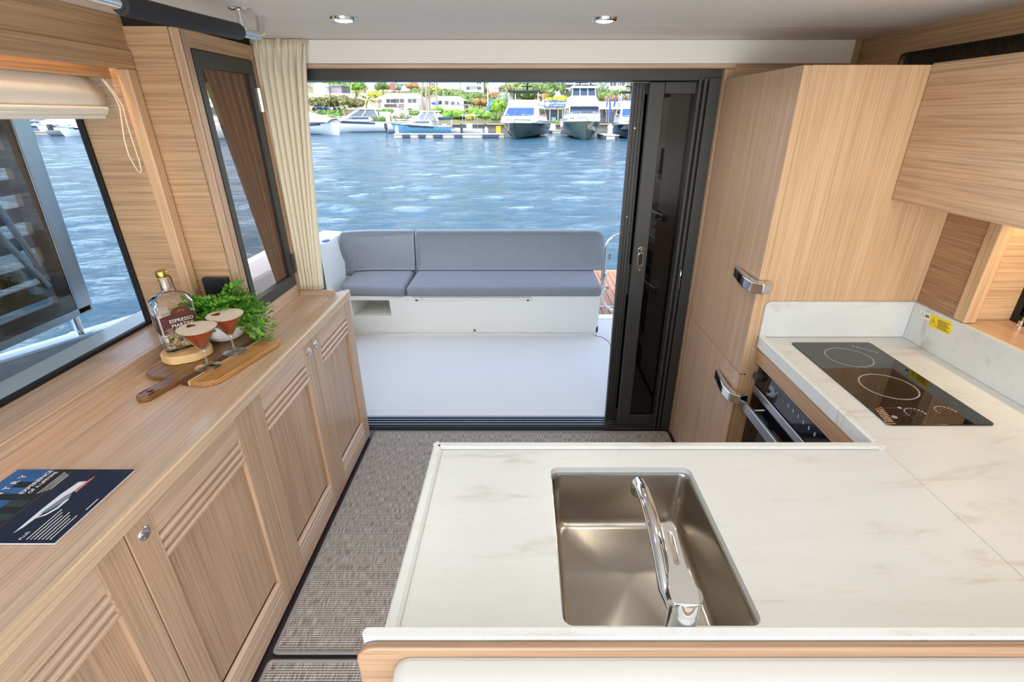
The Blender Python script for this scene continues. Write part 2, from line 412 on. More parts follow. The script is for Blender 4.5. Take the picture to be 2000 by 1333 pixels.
# ---- port side wall: sill, riser, recess, pillar, valance
w = sempty('wall_left', (-1.28, .5, 0))
MB().box(-1.285, -1.257, -1.3, 1.816, 1.8415, 1.965).build('upper_panel', GY, w)
MB().box(-1.29, -1.25, -1.3, 1.81, 1.787, 1.8412).build('valance', GY, w, bevel=.004)
MB().box(-1.35, -1.33, -1.3, 1.797, 1.761, 1.95).build('fascia', GY, w)
MB().box(-1.47, -1.352, -1.3, 1.797, 1.80, 1.83).build('recess_top', OY, w)
MB().box(-1.29, -1.25, 1.768, 1.81, .903, 1.787).build('pillar', GZ, w, bevel=.004)
MB().box(-1.472, -1.2902, 1.797, 1.812, .903, 1.83).build('reveal_panel', GX, w)
MB().box(-1.4745, -1.4725, 1.79, 1.797, .9035, 1.83).build('reveal_groove', DARK, w)
MB().box(-1.50, -1.318, -1.3, 1.797, .883, .903).build('sill', PY, w, bevel=.003)
MB().box(-1.3178, -1.300, -1.3, 1.7975, .845, .905).build('riser', PY, w, bevel=.004)
MB().box(-1.30, -1.262, 1.7985, 1.81, .86, 1.84).build('filler_panel', GX, w)
MB().box(-1.262, -1.118, 1.812, 1.832, .853, 1.907).build('return_panel', GX, w)
MB().box(-1.66, -1.50, -1.3, 2.45, -.8, .88).build('topside', WHITE_GEL, w)
MB().box(-1.30, -1.10, 1.8165, 2.299, 1.909, 1.966).build('cap_filler', DARK, w)

win = sempty('window_1', (-1.48, .3, 1.3))
GLASS_L = pane('side_window_glass', (.80, .86, .90), .03, k=.8)
MB().box(-1.4785, -1.4725, -1.3, 1.80, .903, 1.80).build('pane', GLASS_L, win)
fr = MB().box(-1.486, -1.466, 1.786, 1.797, .903, 1.80).box(-1.486, -1.466, -1.3, 1.797, .9035, .917).build('gasket', BLACK, win, bevel=.002)

win = sempty('window_2', (-1.1, 2.05, 1.38))
def frame(mb, x0, x1, y0, y1, z0, z1, wl, wr, wb_, wt):
    return mb.box(x0, x1, y0, y0 + wl, z0, z1).box(x0, x1, y1 - wr, y1, z0, z1).box(x0, x1, y0 + wl, y1 - wr, z0, z0 + wb_).box(x0, x1, y0 + wl, y1 - wr, z1 - wt, z1)
MB().box(-1.1178, -1.085, 1.812, 1.857, .853, 1.907).build('oak_stile', PZ, win, bevel=.005)
MB().box(-1.1178, -1.085, 2.252, 2.292, .853, 1.907).build('oak_stile', PZ, win, bevel=.004)
MB().box(-1.1178, -1.085, 1.857, 2.252, 1.853, 1.907).build('oak_rail', GY, win, bevel=.003)
MB().box(-1.1178, -1.085, 1.857, 2.252, .853, .915).build('oak_rail', PY, win, bevel=.003)
MB().box(-1.095, -1.0845, 1.8185, 1.8195, .86, 1.90).build('inlay_line', DARK, win)
fr = frame(MB(), -1.110, -1.081, 1.859, 2.250, .917, 1.851, .028, .026, .05, .05).build('black_frame', BLACK_AL, win, bevel=.002)
GLASS_Q = pane('smoked_window_glass', (.80, .73, .70), .05, .0, (1, .9, .85), k=.8)
MB().box(-1.100, -1.096, 1.887, 2.224, .967, 1.801).build('pane', GLASS_Q, win)
for z in (1.02, 1.71):
    MB().box(-1.0818, -1.076, 2.238, 2.256, z - .045, z + .045).tube([(-1.074, 2.247, z - .045), (-1.074, 2.247, z + .045)], .0055, 8).build('hinge', CHROME if z > 1.5 else BLACK_AL, win, bevel=.001)

# ---- starboard side wall
w = sempty('wall_right', (1.44, .5, 0))
MB().box(1.40, 1.42, -1.3, 2.34, 1.858, 1.966).build('upper_panel', GY, w)
MB().box(1.40, 1.42, 2.09, 2.34, 1.79, 1.858).build('upper_panel', GY, w)
MB().box(1.436, 1.455, 1.508, 1.70, 1.0, 1.44).build('side_panel', oak('dark_side_oak', 'y', '9c7452', 'bf9670', .4, .16, 30), w)
MB().box(1.425, 1.465, 1.462, 1.508, 1.0405, 1.42).build('pillar', GZ, w, bevel=.004)
MB().box(1.4652, 1.66, 1.495, 1.508, 1.04, 1.42).build('reveal_panel', oak('reveal_oak', 'x', 'c39b72', 'e2c09a', .4, .15, 20), w)
MB().box(1.437, 1.70, -1.3, 1.495, 1.018, 1.0395).build('sill', PY, w, bevel=.003)
MB().box(1.42, 1.66, -1.3, 1.495, 1.40, 1.45).build('recess_top', OY, w)
MB().box(1.70, 1.76, -1.3, 2.45, -.8, 1.02).build('topside', WHITE_GEL, w)
MB().box(1.42, 1.6, -1.3, 2.34, 1.79, 1.80).box(1.55, 1.57, -1.3, 2.34, 1.80, 1.95).build('pocket_lining', plain('pocket_lining', '8a7460', .8), w)
win = sempty('window_3', (1.65, .3, 1.25))
MB().box(1.602, 1.622, 1.474, 1.4945, 1.0396, 1.40).box(1.602, 1.622, -1.3, 1.474, 1.0396, 1.066).build('gasket', BLACK, win, bevel=.002)
MB().box(1.609, 1.614, -1.3, 1.474, 1.066, 1.40).build('pane', pane('starboard_window_glass', (.12, .13, .14), .02, k=.3), win)
# ================================================================== PORT SIDEBOARD
t = thing('sideboard_worktop', 'long oak worktop with raised front lip along the port window', 'worktop', (-1.08, 1.0, .83))
MB().box(-1.2998, -.925, -.6, 2.275, .833, .855).build('top_surface', PY, t)
MB().prism([(-.925, .833), (-.852, .833), (-.850, .836), (-.850, .868), (-.854, .873), (-.862, .8735), (-.925, .8565)], 'y', -.6, 2.30).build('front_lip', oak('lip_oak', 'y', 'bf9f80', 'd8bd9e', .35, .1, 16), t)
MB().prism([(2.275, .833), (2.299, .833), (2.299, .868), (2.295, .875), (2.279, .875), (2.275, .872)], 'x', -1.0845, -.925).build('aft_lip', PX, t)

def cabinet(y0, y1, label, knobs, doors):
    c = thing('louvred_cabinet', label, 'cabinet', (-.98, (y0 + y1) / 2, 0), 0, 'louvred oak cabinets under the port worktop')
    MB().box(-1.28, -.886, y0, y1, .01, .831).build('carcass', DARK, c)  # near-black box stands in for the shade inside the cabinet
    for (a, b_, kn) in doors:
        a += .0022; b_ -= .0022; S = .076; X0, X1 = -.884, -.862
        dr = MB().box(X0, X1, a, a + S, .012, .829).build('door', PZ, c, bevel=.002)
        MB().box(X0, X1, b_ - S, b_, .012, .829).build('stile', PZ, dr, bevel=.002)
        MB().box(X0, X1 - .001, a + S, b_ - S, .75, .829).build('rail', PY, dr, bevel=.0015)
        MB().box(X0, X1 - .001, a + S, b_ - S, .012, .080).build('rail', PY, dr, bevel=.0015)
        MB().box(X0, X1 - .013, a + S, b_ - S, .1495, .673).build('inset_panel', oak('door_panel_oak', 'z', 'ad8b6e', 'c8a688', .36, .12, 10) if 'door_panel_oak' not in bpy.data.materials else bpy.data.materials['door_panel_oak'], dr)
        for z in (.7245, .699, .6735, .1265, .1035, .0805):
            MB().prism([(X1 - .014, z + .0085), (X1 + .0004, z + .0005), (X1 + .0004, z + .0080), (X1 - .004, z + .0125), (X1 - .014, z + .0150)], 'y', a + S, b_ - S).build('louvre_slat', PY, dr, bevel=.0008)
        if kn is not None:
            ky = kn
            k = MB().lathe([(0, 0), (.0165, 0), (.0165, .002), (.0145, .0045), (.0105, .004), (.0100, .0025), (0, .0028)], n=28).xf(Matrix.Translation((X1 - .0005, ky, .785)) @ Matrix.Rotation(PI / 2, 4, 'Y')).build('push_knob', CHROME, dr, smooth=True, ang=25)
            MB().lathe([(0, 0), (.0075, 0), (.0075, .003), (.006, .004), (0, .0042)], n=20).xf(Matrix.Translation((X1 + .0022, ky, .785)) @ Matrix.Rotation(PI / 2, 4, 'Y')).build('button', SATIN, dr, smooth=True, ang=25)
    return c
cabinet(.262, .788, 'louvred oak cabinet without a knob in view, at the bottom edge of the picture', 0, [(.264, .788, None)])
cabinet(.788, 1.310, 'louvred oak cabinet with one chrome push knob near its forward edge', 1, [(.788, 1.310, .831)])
c3 = cabinet(1.310, 2.310, 'louvred oak double-door cabinet with two chrome knobs beside the open doorway', 2, [(1.310, 1.817, 1.779), (1.817, 2.308, 1.850)])

# ================================================================== LEFT WINDOW DRESSING
t = thing('roman_blind', 'cream linen roman blind half raised over the port window', 'blind', (-1.38, .7, 1.76))
def blind_fn(a, b):
    y = -1.2 + a * 2.94
    z = 1.768 - b * .092
    edge = max(0, (a - .955) / .045)
    x = -1.352 + .017 * math.sin(b * PI * .9) + .006 * math.sin(a * 9) * b - .016 * edge * edge * (1 - b)
    return (x, y + .02 * edge * b, z)
MB().grid(blind_fn, 60, 8).build('fabric', BLINDF, t, smooth=True, ang=80, solid=.002)
for i, (z, xx, e) in enumerate(((1.672, -1.332, .028), (1.660, -1.333, .018), (1.648, -1.336, .0))):
    pts = [(xx + .003 * math.sin(y * 5 + i), y, z + .0012 * math.sin(y * 3 + i * 2)) for y in [-1.2 + 2.94 * k / 20 for k in range(20)] + [1.725 + e * .4]]
    m_ = MB()
    n = 10
    m_.tube(pts, .0068, n).build('fold', BLINDF, t, smooth=True)
MB().box(-1.37, -1.345, -1.2, 1.745, 1.765, 1.785).build('head_rail', WHITEP, t)
t = thing('blind_cord', 'looped white pull cord hanging from the end of the roman blind', 'cord', (-1.30, 1.74, 1.76))
A = [at_x(u, v, -1.305) for u, v in ((200, 155), (222, 185), (234, 210), (238, 240), (243, 275), (252, 305), (268, 333), (274, 338))]
B = [at_x(u, v, -1.300) for u, v in ((205, 158), (226, 185), (240, 208), (249, 245), (262, 285), (272, 315), (276, 332), (274, 338))]
MB().tube(A + B[::-1][1:], .0019, 6).build('loop', CORD, t, smooth=True)

t = thing('curtain', 'gathered beige linen curtain hanging at the port side of the doorway', 'curtain', (-.99, 2.305, 1.93))
def cur(a, b):
    z = 1.932 - b * 1.055
    g = min(1, b / .10)
    xr = -.868 - .120 * (b ** .75) ; xl = -1.1075
    w_ = a + .008 * math.sin(a * 23 + 4 * b)
    x = xl + (xr - xl) * w_
    ph = a * 2 * PI * 8
    amp = .006 + .013 * g
    y = 2.304 + amp * math.sin(ph + .6 * math.sin(b * 2.2 + a * 5)) + .004 * (1 - g) * math.sin(ph * 2.3 + b * 20)
    x += .006 * math.cos(ph) * g + .004 * math.sin(ph * 2) * (1 - g)
    return (x, y, z)
MB().grid(cur, 160, 30).build('drape', CURTAIN, t, smooth=True, ang=85, solid=.0015)
MB().box(-1.10, -.87, 2.309, 2.322, 1.918, 1.934).build('header_tape', CURTAIN, t)
t = thing('curtain_reflection', 'brown pleats behind the smoked quarter window imitating the reflected beige curtain', 'curtain', (-1.22, 2.28, 1.9))
def cur2(a, b):  # added drape, built at the mirror position of the beige curtain
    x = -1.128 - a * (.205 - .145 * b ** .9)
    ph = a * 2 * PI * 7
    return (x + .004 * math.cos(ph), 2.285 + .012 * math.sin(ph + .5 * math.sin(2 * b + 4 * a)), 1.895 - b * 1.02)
MB().grid(cur2, 120, 24).build('drape', fabric('reflected_drape_brown', 'a06c48', 500, .06), t, smooth=True, ang=85, solid=.0015)
MB().tube([(-1.125, 2.285, 1.90), (-1.34, 2.285, 1.90)], .006, 8).build('stand_in_rod', BLACK_AL, t, smooth=True)

# ================================================================== CEILING FITTINGS
t = thing('grab_rail', 'overhead grab rail with black leather grip and chrome ends on the ceiling', 'handrail', (-.822, 1.3, 1.93))
rx = -.822
MB().tube([(rx, y, 1.8585 + .012 * (y - 1.15)) for y in (.78, .95, 1.15)] + [(rx, 1.195, 1.859)], .0125, 14).build('chrome_end', CHROME, t, smooth=True)
MB().tube([(rx, 1.196, 1.8575), (rx, 1.2, 1.858), (rx, 1.45, 1.865), (rx, 1.664, 1.873), (rx, 1.668, 1.873)], [.0195, .021, .021, .021, .0195], 18).build('grip', GRIP, t, smooth=True)
MB().tube([(rx, 1.668, 1.873), (rx, 1.755, 1.876), (rx, 1.785, 1.879), (rx, 1.803, 1.888), (rx, 1.813, 1.904), (rx, 1.818, 1.936)], .0125, 14).build('bent_end', CHROME, t, smooth=True)
MB().tube([(rx - .002, 1.696, 1.936), (rx, 1.696, 1.875)], .0105, 14).build('post', CHROME, t, smooth=True)
MB().lathe([(0, 0), (.030, 0), (.031, -.003), (.026, -.006), (.011, -.0065), (0, -.0065)], (rx, 1.696, 1.9365), 24).build('flange', CHROME, t, smooth=True)
MB().tube([(rx, .9, 1.936), (rx, .9, 1.86)], .0105, 14).build('post', CHROME, t, smooth=True)

DL_LENS = emit('lamp_lens', 'fff1dc', 7.0)
def downlight(x, y, label, power=1.6, seen=True):
    t = thing('downlight', label, 'ceiling light', (x, y, 1.935), 0, 'recessed ceiling downlights')
    MB().lathe([(.022, .0), (.040, .0), (.042, -.003), (.040, -.009), (.034, -.012), (.027, -.010), (.022, -.002)], (x, y, 1.935), 32).build('trim_ring', CHROME, t, smooth=True)
    MB().lathe([(0, -.0135), (.020, -.0130), (.027, -.0105), (.027, -.004), (0, -.004)], (x, y, 1.935), 24).build('lens', DL_LENS, t, smooth=True)
    l = bpy.data.lights.new('downlight_lamp', 'AREA'); l.shape = 'DISK'; l.size = .06; l.energy = power; l.color = (1, .95, .87); l.spread = math.radians(165)
    o = bpy.data.objects.new('downlight_lamp', l); COL.objects.link(o); o.parent = t; o.location = (0, 0, -.0165)
    return t
downlight(-.566, 1.835, 'chrome-ringed downlight in the ceiling nearer the curtain')
downlight(.262, 1.845, 'chrome-ringed downlight in the ceiling above the sliding leaf side of the doorway')
for x in (-.566, .262, 1.0):  # downlights out of view, added to brighten the cabin
    for y in (.85, -.15, -1.0):
        if (x, y) == (1.0, .85): y = .95
        downlight(x, y, 'added unseen chrome-ringed downlight %s, %s' % ({-.566: 'over the port sideboard', .262: 'on the ceiling centre line', 1.0: 'over the starboard galley'}[x], 'just forward of the cooktop' if y > .5 else ('above the settee' if y > -.5 else 'near the windscreen')), .95)

# LED strips tucked behind the port valance and under the starboard locker
def led(name, label, x0, x1, y0, y1, z, power, col=(1, .70, .38)):
    t = thing(name, label, 'light strip', ((x0 + x1) / 2, (y0 + y1) / 2, z))
    MB().box(x0, x1, y0, y1, z, z + .006).build('diffuser', emit('warm_led', 'ffc880', 2.0) if 'warm_led' not in bpy.data.materials else bpy.data.materials['warm_led'], t)
    l = bpy.data.lights.new('led_lamp', 'AREA'); l.shape = 'RECTANGLE'; l.size = x1 - x0; l.size_y = y1 - y0; l.energy = power; l.color = col
    o = bpy.data.objects.new('led_lamp', l); COL.objects.link(o); o.parent = t; o.location = (0, 0, -.003)
led('led_strip', 'warm light strip hidden behind the port valance', -1.322, -1.306, .2, 1.70, 1.90, 1.6)
led('led_strip', 'warm light strip under the starboard overhead locker', 1.50, 1.52, .9, 1.44, 1.385, 1.0)

# ================================================================== FRIDGE COLUMN, LOCKER
t = thing('tall_cabinet', 'tall honey-oak fridge cabinet with two doors and chrome latches by the doorway', 'cabinet', (1.13, 2.0, 0))
MB().box(.872, 1.4355, 1.68, 2.322, .01, 1.79).build('carcass', GZ, t, bevel=.001)
MB().box(.8705, .873, 1.7, 2.30, .02, 1.78).build('shadow_gap', DARK, t)
for z0, z1, lz in ((.7375, 1.79, 1.098), (.012, .7345, .645)):
    dr = MB().box(.845, .866, 1.6805, 2.30, z0, z1).build('door', PZ, t, bevel=.002)
    MB().box(.8455, .8705, 1.679, 1.6808, z0 + .002, z1 - .002).build('edge_band', GZ, dr)
    # chrome cranked latch lying across the door edge
    la = MB()
    prof = [(.828, 1.858), (.817, 1.79), (.806, 1.715), (.812, 1.658), (.843, 1.632), (.880, 1.645), (.882, 1.664), (.850, 1.6665), (.838, 1.676), (.834, 1.72), (.838, 1.79), (.8445, 1.86)]
    la.prism(prof, 'z', lz - .0205, lz + .0205)
    l_ = la.build('latch', CHROME, dr, bevel=.005, seg=3)
    MB().box(.832, .8447, 1.70, 1.73, lz - .009, lz + .009).box(.852, .87, 1.666, 1.6788, lz - .009, lz + .009).build('latch_base', CHROME, l_, bevel=.002)
    MB().box(.862, .880, 1.6535, 1.6565, lz + .002, lz + .017).box(.862, .880, 1.6535, 1.6565, lz - .017, lz - .002).build('latch_inset', SATIN, l_)

t = thing('overhead_locker', 'oak overhead locker with one large door above the cooktop', 'cabinet', (1.33, .8, 1.397))
MB().box(1.249, 1.4, -.4, 1.678, 1.399, 1.792).build('carcass', OY, t, bevel=.001)
MB().box(1.227, 1.247, -.4, 1.677, 1.397, 1.794).build('door', oak('locker_oak', 'y', 'b79270', 'd6b594', .33, .13, 22), t, bevel=.0025)

# net across the open pocket above the locker
t = thing('storage_net', 'black mesh net across the open pocket above the overhead locker', 'net', (1.40, .9, 1.83))
net = MB()
for k in range(150):
    y = 2.085 - k * .014
    for dy in (-.056, .056):
        a = (1.4005, min(y, 2.085), 1.8575); b_ = (1.4005, y + dy, 1.7985)
        if a[1] <= 2.086 and b_[1] <= 2.086: net.tube([a, b_], .0009, 3, cap=False)
net.build('mesh', PRINTD, t)['kind'] = 'stuff'
MB().tube([(1.399, 2.085, 1.80), (1.399, 2.085, 1.845), (1.399, 2.075, 1.857), (1.399, 2.06, 1.8585), (1.399, -.2, 1.8585)], .0022, 6).build('edge_cord', BLACK, t, smooth=True)

# ================================================================== GALLEY
ZW = .90
t = thing('galley_worktop', 'white marbled L-shaped galley worktop with a sink cut-out', 'worktop', (.6, 1.0, .86))
sx0, sx1, sy0, sy1 = .066, .392, .528, .922
m_ = MB()
# sink cut-out with rounded corners: ring between outer rectangle and rounded hole, plus plain rectangles
def slab(mb, x0, x1, y0, y1): mb.box(x0, x1, y0, y1, .862, ZW)
slab(m_, -.208, sx0 - .03, .4785, .998); slab(m_, sx1 + .03, .8955, .4785, .998)
slab(m_, sx0 - .03, sx1 + .03, .4785, sy0 - .03); slab(m_, sx0 - .03, sx1 + .03, sy1 + .03, .998)
hole = rrect(sx0, sx1, sy0, sy1, .018, 6); n = len(hole)
outer = []
X0, X1, Y0, Y1 = sx0 - .03, sx1 + .03, sy0 - .03, sy1 + .03
for (x, y) in hole:
    outer.append((X0 + (x - sx0) / (sx1 - sx0) * (X1 - X0), Y0 + (y - sy0) / (sy1 - sy0) * (Y1 - Y0)))
# snap ring corners onto the rectangle
for k, cxy in zip((0, 1, 2, 3), ((X0, Y0), (X1, Y0), (X1, Y1), (X0, Y1))):
    for i in range(7):
        x, y = outer[k * 7 + i]
        if i < 3: x, y = ((x, cxy[1]) if k % 2 else (cxy[0], y))
        elif i > 3: x, y = ((cxy[0], y) if k % 2 else (x, cxy[1]))
        else: x, y = cxy
        outer[k * 7 + i] = (x, y)
V = [(x, y, z) for z in (ZW, .884) for ring_ in (outer, hole) for (x, y) in ring_]
Fc = []
for i in range(n):
    j = (i + 1) % n
    Fc += [(i, j, n + j, n + i), (2 * n + i, 3 * n + i, 3 * n + j, 2 * n + j), (n + i, n + j, 3 * n + j, 3 * n + i), (i, 2 * n + i, 2 * n + j, j)]
m_.add(V, Fc)
m_.build('peninsula_slab', STONE, t)
MB().box(.896, 1.434, .4785, 1.6665, .862, ZW).build('galley_slab', STONE, t)
# raised drip edge
MB().prism([(-.221, .862), (-.2085, .862), (-.2085, .9015), (-.199, .9015), (-.1975, .903), (-.2035, .907), (-.217, .907), (-.221, .903)], 'y', .4785, 1.000).build('drip_edge', STONE, t)
MB().prism([(1.0135, .862), (.9985, .862), (.9985, .9008), (.989, .9008), (.9875, .9025), (.994, .907), (1.009, .907), (1.0135, .903)], 'x', -.2085, .8995).build('drip_edge', STONE, t)
MB().prism([(-.2085, 1.0), (-.221, 1.0)] + [(-.209 + .0135 * math.cos(a) * .9, 1.0 + .0135 * math.sin(a)) for a in [PI - PI / 2 * i / 6 for i in range(7)]], 'z', .862, .907).build('drip_corner', STONE, t)
MB().box(.882, .8996, .9875, 1.0134, .862, .9055).build('drip_corner', STONE, t, bevel=.001)
MB().prism([(.882, .862), (.8955, .862), (.8955, .9008), (.905, .9008), (.906, .9025), (.900, .907), (.886, .907), (.882, .903)], 'y', 1.0134, 1.6665).build('drip_edge', STONE, t)
MB().box(.8955, .8965, .52, .987, .9002, .9005).build('joint_line', plain('joint_grey', 'bdb9b0', .5), t)

t = thing('backsplash', 'white marbled upstand behind and beside the cooktop', 'backsplash', (1.2, 1.66, .9))
MB().prism([(.884, .9005), (1.4195, .9005), (1.4195, 1.040)] + [(.905 + .021 * math.cos(a), 1.019 + .021 * math.sin(a)) for a in [PI / 2 + PI / 2 * i / 6 for i in range(7)]], 'y', 1.667, 1.679).build('aft_upstand', STONE, t, bevel=.0015)
MB().box(1.4205, 1.4365, -.4, 1.679, .9005, 1.0395).build('side_upstand', STONE, t, bevel=.0015)

t = thing('upstand_ledge', 'white marbled raised ledge along the near edge of the sink peninsula', 'ledge', (.4, .47, .9))
MB().prism(rrect(-.232, 1.42, .4615, .478, (.008, .008, .008, .008), 4), 'z', .862, .970).build('ledge', STONE, t, bevel=.002)

t = thing('galley_unit', 'oak galley base unit below the white worktop', 'cabinet', (.6, .9, 0))
MB().box(-.19, .86, .485, .985, .012, .715).box(-.19, .04, .50, .985, .715, .8615).box(.42, .86, .50, .985, .715, .8615).box(.04, .42, .485, .512, .715, .8615).box(.04, .42, .945, .985, .715, .8615).build('peninsula_carcass', PZ, t)
MB().box(.905, 1.434, .50, 1.18, .012, .8615).build('corner_carcass', PZ, t)
MB().box(.892, .912, .99, 1.679, .795, .8615).build('fascia', oak('fascia_oak', 'y', 'a5805f', 'c49d79', .36, .14, 22), t, bevel=.001)
MB().box(.93, 1.434, 1.18, 1.679, .012, .15).build('plinth', PZ, t)

# ---- sink and tap
t = thing('sink', 'brushed steel undermount sink with a square bowl', 'sink', (.23, .74, .73))
def bowl(z, ins, r): return [(x, y, z) for x, y in rrect(sx0 - .006 + ins, sx1 + .006 - ins, sy0 - .006 + ins, sy1 + .006 - ins, r, 6)]
rings = [bowl(.8835, -.02, .02), bowl(.8835, .009, .02), bowl(.876, .012, .02), bowl(.760, .018, .025), bowl(.745, .021, .03), bowl(.737, .027, .035), bowl(.7335, .036, .04)]
m_ = MB(); nn = len(rings[0])
m_.add(sum(rings, []) + [(.229, .74, .7315)], [(a * nn + i, a * nn + (i + 1) % nn, (a + 1) * nn + (i + 1) % nn, (a + 1) * nn + i) for a in range(len(rings) - 1) for i in range(nn)] + [((len(rings) - 1) * nn + i, (len(rings) - 1) * nn + (i + 1) % nn, len(rings) * nn) for i in range(nn)])
m_.build('bowl', plain('sink_steel', 'b9b2a8', .23, 1.0, bump=.05, bscale=900), t, smooth=True, ang=50)
MB().lathe([(0, .004), (.012, .004), (.014, .006), (.026, .006), (.030, .002), (.030, 0), (0, 0)], (.20, .60, .7325), 28).build('drain', CHROME, t, smooth=True)

t = thing('kitchen_tap', 'chrome single-lever tap with a long spout over the sink', 'tap', (.2435, .501, .9))
tx, ty = .2435, .5012
MB().lathe([(0, 0), (.027, 0), (.027, .004), (.0235, .007), (.0222, .010), (.0222, .078), (.0215, .080), (.0215, .0815), (.0225, .083), (.0225, .108), (0, .108)], (tx, ty, ZW), 32).build('body', CHROME, t, smooth=True, ang=30)
sp = [at_y(1316, 1170, .545), at_y(1302, 1100, .575), at_y(1289, 1050, .61), at_y(1276, 1010, .66), at_y(1264, 970, .71), at_y(1254, 945, .745)]
sp = [Vector((tx - .004, ty + .006, .955)), at_y(1302, 1150, .535), at_y(1291, 1090, .575), at_y(1279, 1035, .62), at_y(1265, 988, .67), at_y(1254, 957, .715), at_y(1247, 945, .742)]
sp += [sp[-1] + Vector((0, .005, -.012)), sp[-1] + Vector((0, .006, -.024))]
MB().tube(sp, [.0135, .0135, .013, .0125, .012, .012, .0122, .0122, .0122], 18).build('spout', CHROME, t, smooth=True)
MB().tube([sp[-1] + Vector((0, .0003, .004)), sp[-1] + Vector((0, .001, -.006))], .0105, 14).build('nozzle', BLACK_AL, t, smooth=True)
lv = MB()
# flat paddle lever with a slot, rising forward over the spout
def lever(a):   # outline in lever plane: u along, v across
    return a
L0 = at_y(1339, 1186, .484); L1 = at_y(1306, 1046, .588)
ax = (L1 - L0).normalized(); sd = Vector((1, .35, 0)); sd = (sd - ax * sd.dot(ax)).normalized(); up = sd.cross(ax)
def LP(u, v, h): return L0 + ax * u + sd * v + up * h
out = [(0, -.017), (.004, -.021), (.02, -.0225), (.035, -.020), (.055, -.014), (.09, -.0125), (.118, -.0125), (.126, -.008), (.128, 0), (.126, .008), (.118, .0125), (.09, .0125), (.055, .014), (.035, .020), (.02, .0225), (.004, .021), (0, .017)]
slot_ = [(.060, -.004), (.108, -.004), (.111, 0), (.108, .004), (.060, .004), (.057, 0)]
ctr = (.085, 0)
# build ring by matching outline samples to slot samples
def near(p): return min(range(len(slot_)), key=lambda k: (slot_[k][0] - p[0]) ** 2 + (slot_[k][1] - p[1]) ** 2)
bm = bmesh.new()
def ringverts(pts, h): return [bm.verts.new(LP(u, v, h)) for u, v in pts]
for h in (0, .007):
    o_, s_ = ringverts(out, h), ringverts(slot_, h)
    es = [bm.edges.new((r_[i], r_[(i + 1) % len(r_)])) for r_ in (o_, s_) for i in range(len(r_))]
    bmesh.ops.triangle_fill(bm, edges=es, use_beauty=True)
    if h == 0: lo = (o_, s_)
    else:
        for r0, r1 in zip(lo, (o_, s_)):
            for i in range(len(r0)): bm.faces.new((r0[i], r0[(i + 1) % len(r0)], r1[(i + 1) % len(r0)], r1[i]))
bm.verts.index_update()
lv.add([v.co[:] for v in bm.verts], [[v.index for v in f.verts] for f in bm.faces]); bm.free()
lv.build('lever', CHROME, t, bevel=.0012)
MB().lathe([(0, -.012), (.0215, -.012), (.0215, 0), (0, 0)], n=28).xf(Matrix.Translation(LP(.02, 0, 0)) @ up.to_track_quat('Z', 'Y').to_matrix().to_4x4()).build('lever_cap', CHROME, t, smooth=True)

# ---- cooktop
t = thing('cooktop', 'black glass two-ring cooktop set into the white worktop', 'cooktop', (1.115, 1.352, .9))
ck = rrect(.974, 1.2605, 1.091, 1.613, (.012, .012, .012, .012), 5)
GLASSB = plain('black_ceramic_glass', '15110f', .04, spec=.6)
MB().prism(ck, 'z', .9003, .9045).build('glass_top', GLASSB, t, bevel=.001)
PR = plain('ceramic_print', '9a9aa2', .35); PRD = plain('dim_ceramic_print', '5b5a5e', .35)
zt = .9047
def ringprint(c, r0, r1, a0=0, a1=2 * PI, n=64, m=PR, name='ring_mark'):
    mb = MB(); k = n
    V = [(c[0] + r * math.cos(a0 + (a1 - a0) * i / k), c[1] + r * math.sin(a0 + (a1 - a0) * i / k), z) for i in range(k + 1) for r in (r0, r1) for z in (zt - .0002, zt)]
    F = []
    for i in range(k):
        o = 4 * i
        F += [(o + 1, o + 3, o + 7, o + 5), (o, o + 1, o + 5, o + 4), (o + 2, o + 6, o + 7, o + 3)]
    return mb.add(V, F).build(name, m, t)
c1 = at_z(1658, 698, .9045); c2 = at_z(1735, 755, .9045)
ringprint((c1.x, c1.y), .0705, .0735); ringprint((c2.x, c2.y), .0745, .0785)
for px in ((1788, 808), (1847, 804)):
    c_ = at_z(*px, .9045)
    for k in range(11):
        a = math.radians(205 - k * 20); a2 = a - math.radians(13)
        ringprint((c_.x, c_.y), .0235, .0235 + .003 + .0003 * k, a2, a, 4, PR, 'dial_mark')
    ringprint((c_.x, c_.y), .012, .0128, 0, 2 * PI, 24, PRD, 'dial_mark')
for px, r in (((1757, 797), .0055), ((1747, 815), .0075)):
    c_ = at_z(*px, .9045); ringprint((c_.x, c_.y), .0001, r, 0, 2 * PI, 20, PR, 'touch_mark')
def bar(p, q, w, m, name, zz=zt, par=None):
    p, q = Vector(p), Vector(q); d_ = (q - p).normalized(); n_ = Vector((-d_.y, d_.x, 0)) * w / 2
    b = [p - n_, q - n_, q + n_, p + n_]
    return MB().hexa([(v.x, v.y, zz - .0002) for v in b], [(v.x, v.y, zz) for v in b]).build(name, m, par or t)
bar(at_z(1727, 797, zt), at_z(1752, 797, zt), .0012, PRD, 'touch_mark')
for px in ((1770, 812), (1782, 816), (1815, 820), (1768, 800), (1821, 790), (1868, 790), (1893, 818)):
    c_ = at_z(*px, .9045); ringprint((c_.x, c_.y), .003, .0038, 0, 2 * PI, 12, PRD, 'touch_mark')
a, b_ = at_z(1667, 677, zt), at_z(1711, 688.5, zt)
ang = math.atan2(b_.y - a.y, b_.x - a.x)
text('brand_lettering', 'KENYON', .0165, PR, t, Matrix.Translation(Vector(((a.x + b_.x) / 2 - 1.115, (a.y + b_.y) / 2 - 1.352, zt - .9))) @ Matrix.Rotation(ang, 4, 'Z'), spacing=1.25)
